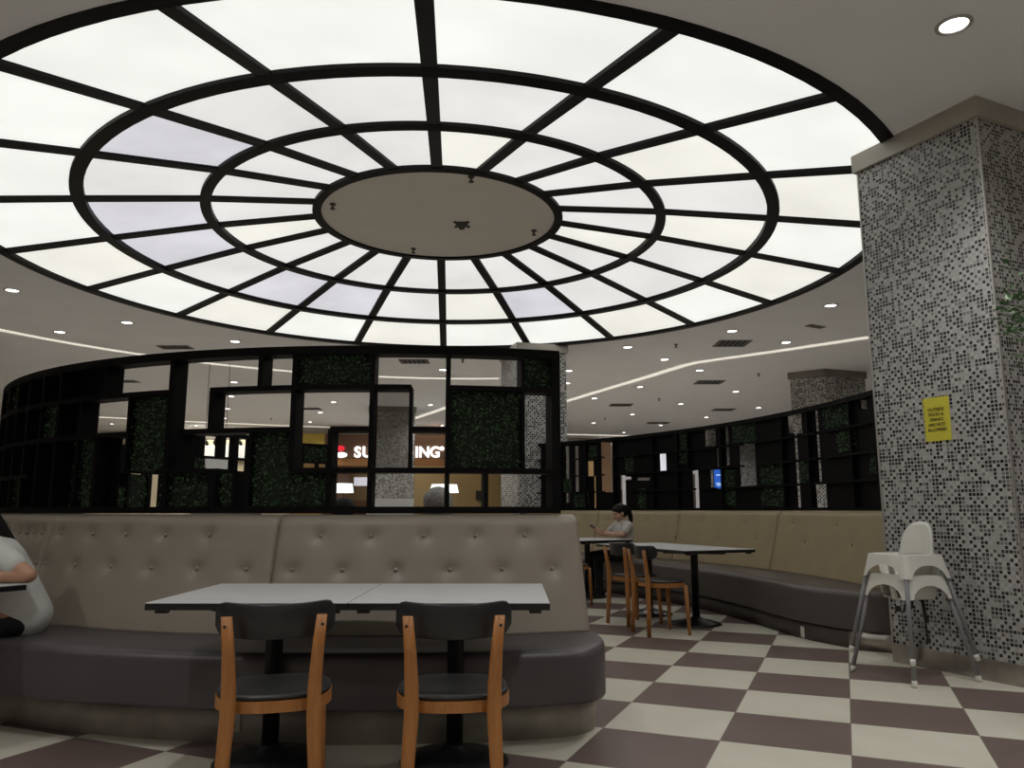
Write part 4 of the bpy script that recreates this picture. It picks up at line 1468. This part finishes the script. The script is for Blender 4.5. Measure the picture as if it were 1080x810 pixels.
# two people with their backs to the screen, only their heads show
def back_sitter(u, Rr, label, hairm, shirt, dz=0.0, lean=0.05, yaw=0, hs=1.0):
    d = ray(u, 530)
    y = RC.y - Rr
    for _ in range(6):
        x = d.x * y / d.y
        y = RC.y - math.sqrt(max(0.1, Rr * Rr - (x - RC.x) ** 2))
    p = V(d.x * y / d.y, y, 0)
    inward = (RC.xy - p.xy).normalized()
    return person(p, face(inward) + yaw, label, lean, 0.18, [V(-0.26, .12, .78), V(.26, .12, .78)], [V(-.14, .34, .72), V(.14, .34, .72)],
                  [(V(.2, 1, 0), V(0, 0, -1), -1, .3), (V(-.2, 1, 0), V(0, 0, -1), 1, .3)], (0.08, 0), [V(-.11, .45, .5), V(.11, .45, .5)], [V(-.11, .44, 0), V(.11, .44, 0)], (shirt, M['skin'], hairm), 'short', 0.009, hs, 0.86 + dz * 1.7)
gs = back_sitter(462, 3.27, 'grey-haired person sitting behind the screen, only the head showing', M['hair_grey'], M['shirt_red'], -0.07, hs=1.22)
ds = back_sitter(361, 3.27, 'dark-haired person sitting behind the screen, only the head showing', M['hair'], M['shirt_dark'], -0.10)
# inner bench those two sit on
ib = thing('banquette', (0, 0, 0), 'bench on the inner side of the curved screen under the two hidden sitters', 'bench')
bm = NB()
loft(bm, [[near(r, a, z) for r, z in [(2 * 3.475 - q, zz) for q, zz in round_prof(3.15, 3.8, .2, .455, .05, .02)]] for a in arange(-14, 14, 1)])
obj('seat', bm, M['seat'], ib, True)
bm = NB()
arcbox(bm, near, 3.3, 3.8, -14, 14, 0, .2)
obj('plinth', bm, M['plinth'], ib)
bm = NB()
arcbox(bm, near, 3.62, 3.8, -14, 14, .455, 1.08)
obj('back_panel', bm, M['leather'], ib)
# phone in the woman's hands
wm = Matrix.Translation((1.545, 10.98, 0)) @ Matrix.Rotation(face((-0.93, -0.36)), 4, 'Z')
p = wm @ V(0.0, 0.45, 0.885)
t = thing('phone', p, 'black phone held by the woman with the ponytail', 'phone', rz=face((-0.93, -0.36)))
bm = NB()
box(bm, (0, 0, 0), (0.075, 0.008, 0.15), Matrix.Rotation(R_(-52), 3, 'X'), 0.003)
obj('case', bm, M['phone'], t)
bm = NB()
box(bm, Matrix.Rotation(R_(-52), 3, 'X') @ V(0, -0.0045, 0), (0.068, 0.001, 0.14), Matrix.Rotation(R_(-52), 3, 'X'))
obj('display', bm, M['phone'], t)

# ------------------------------------------------------------------ leafy plant at the right edge
pl = thing('potted_plant', (3.17, 4.35, 0), 'tall leafy potted plant reaching in at the right edge beside the pillar', 'plant')
bm = NB()
lathe(bm, [(0.0, 0), (0.14, 0), (0.17, 0.02), (0.20, 0.36), (0.21, 0.40), (0.18, 0.40), (0.17, 0.36), (0, 0.36)], 28)
obj('pot', bm, M['pot'], pl, True)
bm = NB()
tube(bm, [(0, 0, 0.34), (0.03, 0.02, 0.9), (0.0, 0.0, 1.5), (0.0, 0.03, 2.2), (-0.05, 0, 2.5)], [0.025, 0.022, 0.02, 0.016, 0.008], 10)
obj('trunk', bm, M['bark'], pl, True)
bm = NB()
for _ in range(420):
    a, r = rnd.uniform(0, 2 * math.pi), rnd.uniform(0.05, 0.33)
    c = V(r * math.cos(a), r * math.sin(a), 2.25 + rnd.gauss(0, 0.10))
    d = V(math.cos(a) + rnd.gauss(0, .5), math.sin(a) + rnd.gauss(0, .5), rnd.uniform(-.6, .7)).normalized()
    s = d.cross(V(rnd.gauss(0, .4), rnd.gauss(0, .4), 1)).normalized()
    l = rnd.uniform(0.04, 0.075)
    n_ = s.cross(d) * 0.008
    vs = [bm.verts.new(c), bm.verts.new(c + d * l * .5 + s * l * .26 + n_), bm.verts.new(c + d * l), bm.verts.new(c + d * l * .5 - s * l * .26 + n_)]
    bm.faces.new(vs)
for k2 in range(26):
    a = rnd.uniform(0, 2 * math.pi)
    tube(bm, [(0, 0.02, 2.1), (0.17 * math.cos(a), 0.17 * math.sin(a), 2.2 + rnd.gauss(0, .08)), (0.31 * math.cos(a), 0.31 * math.sin(a), 2.25 + rnd.gauss(0, .11))], 0.003, 5)
obj('foliage', bm, M['leaf_plant'], pl)

# ------------------------------------------------------------------ far end of the hall, seen through the openings
YS = 27.0
def fx(u): return on_y(u, 500, YS).x
def fzz(v): return on_y(450, v, YS).z
shop = thing('restaurant', (0, YS, 0), 'brown-fronted restaurant with olive walls at the far end', 'shop front')
def slab(parent, name, u0, u1, v0, v1, y0, y1, m, lab=None, zmin=None):
    bm = NB()
    z0, z1 = fzz(v1) if zmin is None else zmin, fzz(v0)
    box(bm, ((fx(u0) + fx(u1)) / 2, (y0 + y1) / 2 - YS, (z0 + z1) / 2), (abs(fx(u1) - fx(u0)), y1 - y0, z1 - z0))
    o = obj(name, bm, m, parent)
    if lab: tag(o, lab)
    return o
slab(shop, 'fascia', 346, 560, 458, 483, YS, YS + .3, M['fascia'])
slab(shop, 'lower_band', 346, 560, 483, 491, YS + .05, YS + .35, M['orange_wall'], 'orange band')
slab(shop, 'back_wall', 346, 560, 457, 545, YS + 3.6, YS + 3.8, M['olive_wall'], 'olive back wall', 0.0)
slab(shop, 'side_wall', 341, 347, 457, 545, YS + .0, YS + 3.8, M['fascia'], None, 0.0)
slab(shop, 'side_wall', 560, 566, 457, 545, YS + .0, YS + 3.8, M['fascia'], None, 0.0)
slab(shop, 'glass_band', 352, 390, 499, 509, YS + 3.5, YS + 3.58, M['lit_panel'], 'pale lit band')
slab(shop, 'counter', 346, 392, 527, 545, YS + 2.2, YS + 2.9, M['fascia'], 'brown counter', 0.0)
slab(shop, 'picture', 447, 452, 512, 525, YS + 3.5, YS + 3.58, M['chair_black'], 'dark framed picture')
slab(shop, 'picture', 497, 504, 515, 526, YS + 3.5, YS + 3.58, M['chair_black'], 'dark framed picture')
bl = bpy.data.lights.new('shop_lamp', 'AREA')
bl.energy = 45
bl.size = 4
bl.color = (1, 0.86, 0.65)
blo = bpy.data.objects.new('shop_lamp', bl)
COL.objects.link(blo)
blo.location = (fx(450), YS + 1.6, 3.7)
# backlit shop name
sg = thing('shop_sign', (fx(352), YS - 0.061, fzz(477.5)), 'backlit white SUSHI KING sign with red and white emblem', 'sign')
hgt = fzz(470) - fzz(486)
x0 = 0.0
bm = NB()
blob(bm, (fx(359.5) - fx(352), 0, fzz(480) - fzz(477.5)), ((fx(366) - fx(353)) / 2, 0.05, (fzz(477) - fzz(483)) / 2), None, 24)
obj('rice_emblem', bm, M['letter'], sg, True)
bm = NB()
blob(bm, (fx(358.5) - fx(352), 0, fzz(473) - fzz(477.5)), ((fx(363) - fx(354)) / 2, 0.04, (fzz(470) - fzz(476)) / 2), None, 24)
obj('red_emblem', bm, M['red_lit'], sg, True)
fs_ = (fzz(471) - fzz(484)) * 1.22
xs = {'S': 376.7, 'U': 387, 'S2': 397, 'H': 408, 'I': 416, 'K': 430, 'I2': 439.3, 'N': 447.3, 'G': 458.5}
for kk, ch_ in (('S', 'S'), ('U', 'U'), ('S2', 'S'), ('H', 'H'), ('I', 'I'), ('K', 'K'), ('I2', 'I'), ('N', 'N'), ('G', 'G')):
    text_mesh('letter', ch_, fs_, M['letter'], sg, (fx(xs[kk]) - fx(352), 0, 0), 0.06, weight=0.014, sx=0.95)
text_mesh('letter', '®', fs_ * .35, M['letter'], sg, (fx(466) - fx(352), 0, fs_ * .25), 0.04, weight=0.01)
# two lit lamp shades
def shop_lamp(u0, u1, v0, v1, y, label):
    c = on_y((u0 + u1) / 2, (v0 + v1) / 2, y)
    hw = (on_y(u1, v0, y).x - on_y(u0, v0, y).x) / 2
    zt, zb = on_y(u0, v0, y).z, on_y(u0, v1, y).z
    t = thing('floor_lamp', (c.x, c.y, 0), label, 'lamp', 'white shaded lamps')
    bm = NB()
    lathe(bm, [(hw, zb), (hw * .86, zt), (hw * .84, zt), (hw * .98, zb)], 24)
    obj('lamp_shade', bm, M['lamp_shade'], t, True)
    bm = NB()
    tube(bm, [(0, 0, 0.03), (0, 0, zt - .02)], 0.02, 8)
    obj('pole', bm, M['iron'], t)
    bm = NB()
    lathe(bm, [(0, 0), (.2, 0), (.2, .02), (.03, .04), (0, .04)], 20)
    obj('base', bm, M['iron'], t, True)
shop_lamp(352, 373, 510, 519.5, 24.0, 'white lit lamp shade on a pole, left of the two')
shop_lamp(453, 484, 511, 519.5, 22.0, 'white lit lamp shade behind the grey head, right of the two')
# yellow fascia left of it and the pale stalls
ys = thing('restaurant', (0, YS, 0), 'yellow-topped stall left of the brown restaurant', 'shop front')
slab(ys, 'fascia', 300, 341, 457, 472, YS + .05, YS + .3, M['yellow_wall'])
slab(ys, 'back_wall', 300, 341, 472, 545, YS + 1.0, YS + 1.2, M['tan_box'], 'tan back wall', 0.0)
ps = thing('restaurant', (0, YS, 0), 'pale white-walled stall at the far left seen through the screen', 'shop front')
slab(ps, 'back_wall', 60, 300, 457, 545, YS + 2.0, YS + 2.2, M['cream'], None, 0.0)
slab(ps, 'fascia', 100, 272, 457, 463, YS, YS + .3, M['band_dark'], 'grey fascia')
slab(ps, 'counter', 200, 268, 516, 545, YS + .3, YS + 1.0, M['counter'], 'grey counter', 0.0)
slab(ps, 'lit_panel', 110, 244, 465, 482, YS + 1.8, YS + 1.95, M['board_white'], 'white wall panels')
for kx in range(7):
    bm = NB()
    xk = fx(196 + kx * 9)
    tube(bm, [(xk, .1, fzz(463) + .05), (xk, .1, fzz(466))], 0.02, 6)
    tube(bm, [(xk, .1, fzz(466)), (xk + .08, .0, fzz(468.5))], 0.06, 8)
    obj('track_spot', bm, M['iron'], ps)
pl_ = bpy.data.lights.new('stall_lamp', 'AREA')
pl_.energy = 170
pl_.size = 4
pl_.color = (1, 0.95, 0.82)
plo = bpy.data.objects.new('stall_lamp', pl_)
COL.objects.link(plo)
plo.location = (fx(200), YS + 1.0, 3.75)
def hanging_board(u0, u1, v0, v1, y, m, label, cat='board', name='hanging_board'):
    c = on_y((u0 + u1) / 2, (v0 + v1) / 2, y)
    wd = on_y(u1, v0, y).x - on_y(u0, v0, y).x
    ht = on_y(u0, v0, y).z - on_y(u0, v1, y).z
    t = thing(name, (c.x, c.y, CZ), label, cat)
    bm = NB()
    box(bm, (0, 0, c.z - CZ), (wd, 0.06, ht), None, .005)
    obj('panel', bm, m, t)
    for s in (-1, 1):
        bm = NB()
        tube(bm, [(s * wd * .35, 0, c.z - CZ + ht / 2), (s * wd * .35, 0, 0)], 0.006, 6)
        obj('rod', bm, M['iron'], t)
    return t
hanging_board(210, 241, 483, 501, 15.5, M['board_white'], 'blank white board hanging far behind the left screen openings')
# things behind the right-hand screen
def stand(u, y, vtop, arm, label, name='sign_post'):
    b = on_y(u, vtop, y)
    t = thing(name, (b.x, b.y, 0), label, 'post', 'pale posts behind the right screen')
    bm = NB()
    box(bm, (0, 0, b.z / 2), (0.11, 0.06, b.z), None, .004)
    obj('post', bm, M['grey_post'], t)
    bm = NB()
    k3 = y / 820
    box(bm, ((arm[0] + arm[1]) / 2 * k3, 0, b.z - 0.06), ((arm[1] - arm[0]) * k3, 0.05, 0.06), None, .004)
    obj('crossbar', bm, M['grey_post'], t)
    bm = NB()
    box(bm, (0, 0, .01), (.3, .3, .02))
    obj('base', bm, M['grey_post'], t)
stand(659, 17, 501, (-2, 8), 'pale grey post with short arm above the woman with ponytail')
stand(736, 15.5, 495, (-8, 3), 'pale grey post with short left arm left of the blue display')
hb_ = on_y(758, 505, 17)
t = thing('display_screen', (hb_.x, 17, 0), 'small blue lit display glimpsed through the right-hand screen', 'display')
bm = NB()
box(bm, (0, 0, hb_.z), (.24, .06, .46), None, .005)
obj('bezel', bm, M['chair_black'], t)
bm = NB()
box(bm, (0, -.033, hb_.z), (.21, .006, .42))
obj('panel', bm, M['screen_blue'], t)
bm = NB()
for dz, wd in ((.08, .12), (-.10, .14), (-.14, .10)): box(bm, (0, -.037, hb_.z + dz), (wd, .003, .025))
obj('writing', bm, M['screen_text'], t)
bm = NB()
tube(bm, [(0, .0, .02), (0, .0, hb_.z - .2)], .03, 10)
obj('stem', bm, M['iron'], t)
bm = NB()
lathe(bm, [(0, 0), (.2, 0), (.2, .02), (0, .03)], 20)
obj('base', bm, M['iron'], t)
def panel_block(u0, u1, v0, v1, y, m, label, name='tall_panel'):
    a_, b_ = on_y(u0, v1, y), on_y(u1, v0, y)
    bm = NB()
    box(bm, ((a_.x + b_.x) / 2, y, b_.z / 2), (b_.x - a_.x, .12, b_.z), None, .01)
    o = obj(name, bm, m)
    return tag(o, label, 'panel', 'upright panels behind the right screen')
panel_block(635, 644, 462, 522, 18, M['tan_dark'], 'tall brown upright panel seen through the left of the right screen')
panel_block(617, 629, 484, 522, 16, M['tan_box'], 'short tan upright panel seen through the left of the right screen')
panel_block(698, 707, 476, 522, 18.5, M['lit_panel'], 'lit white upright panel seen through the middle of the right screen')
# dark partition that closes the view behind the right-hand screen
bm = NB()
box(bm, (8.6, 25.6, .85), (14.0, .2, 1.7), None, .01)
tag(obj('dark_partition', bm, M['plinth_dark']), 'low dark partition far behind the right-hand screen', 'partition')
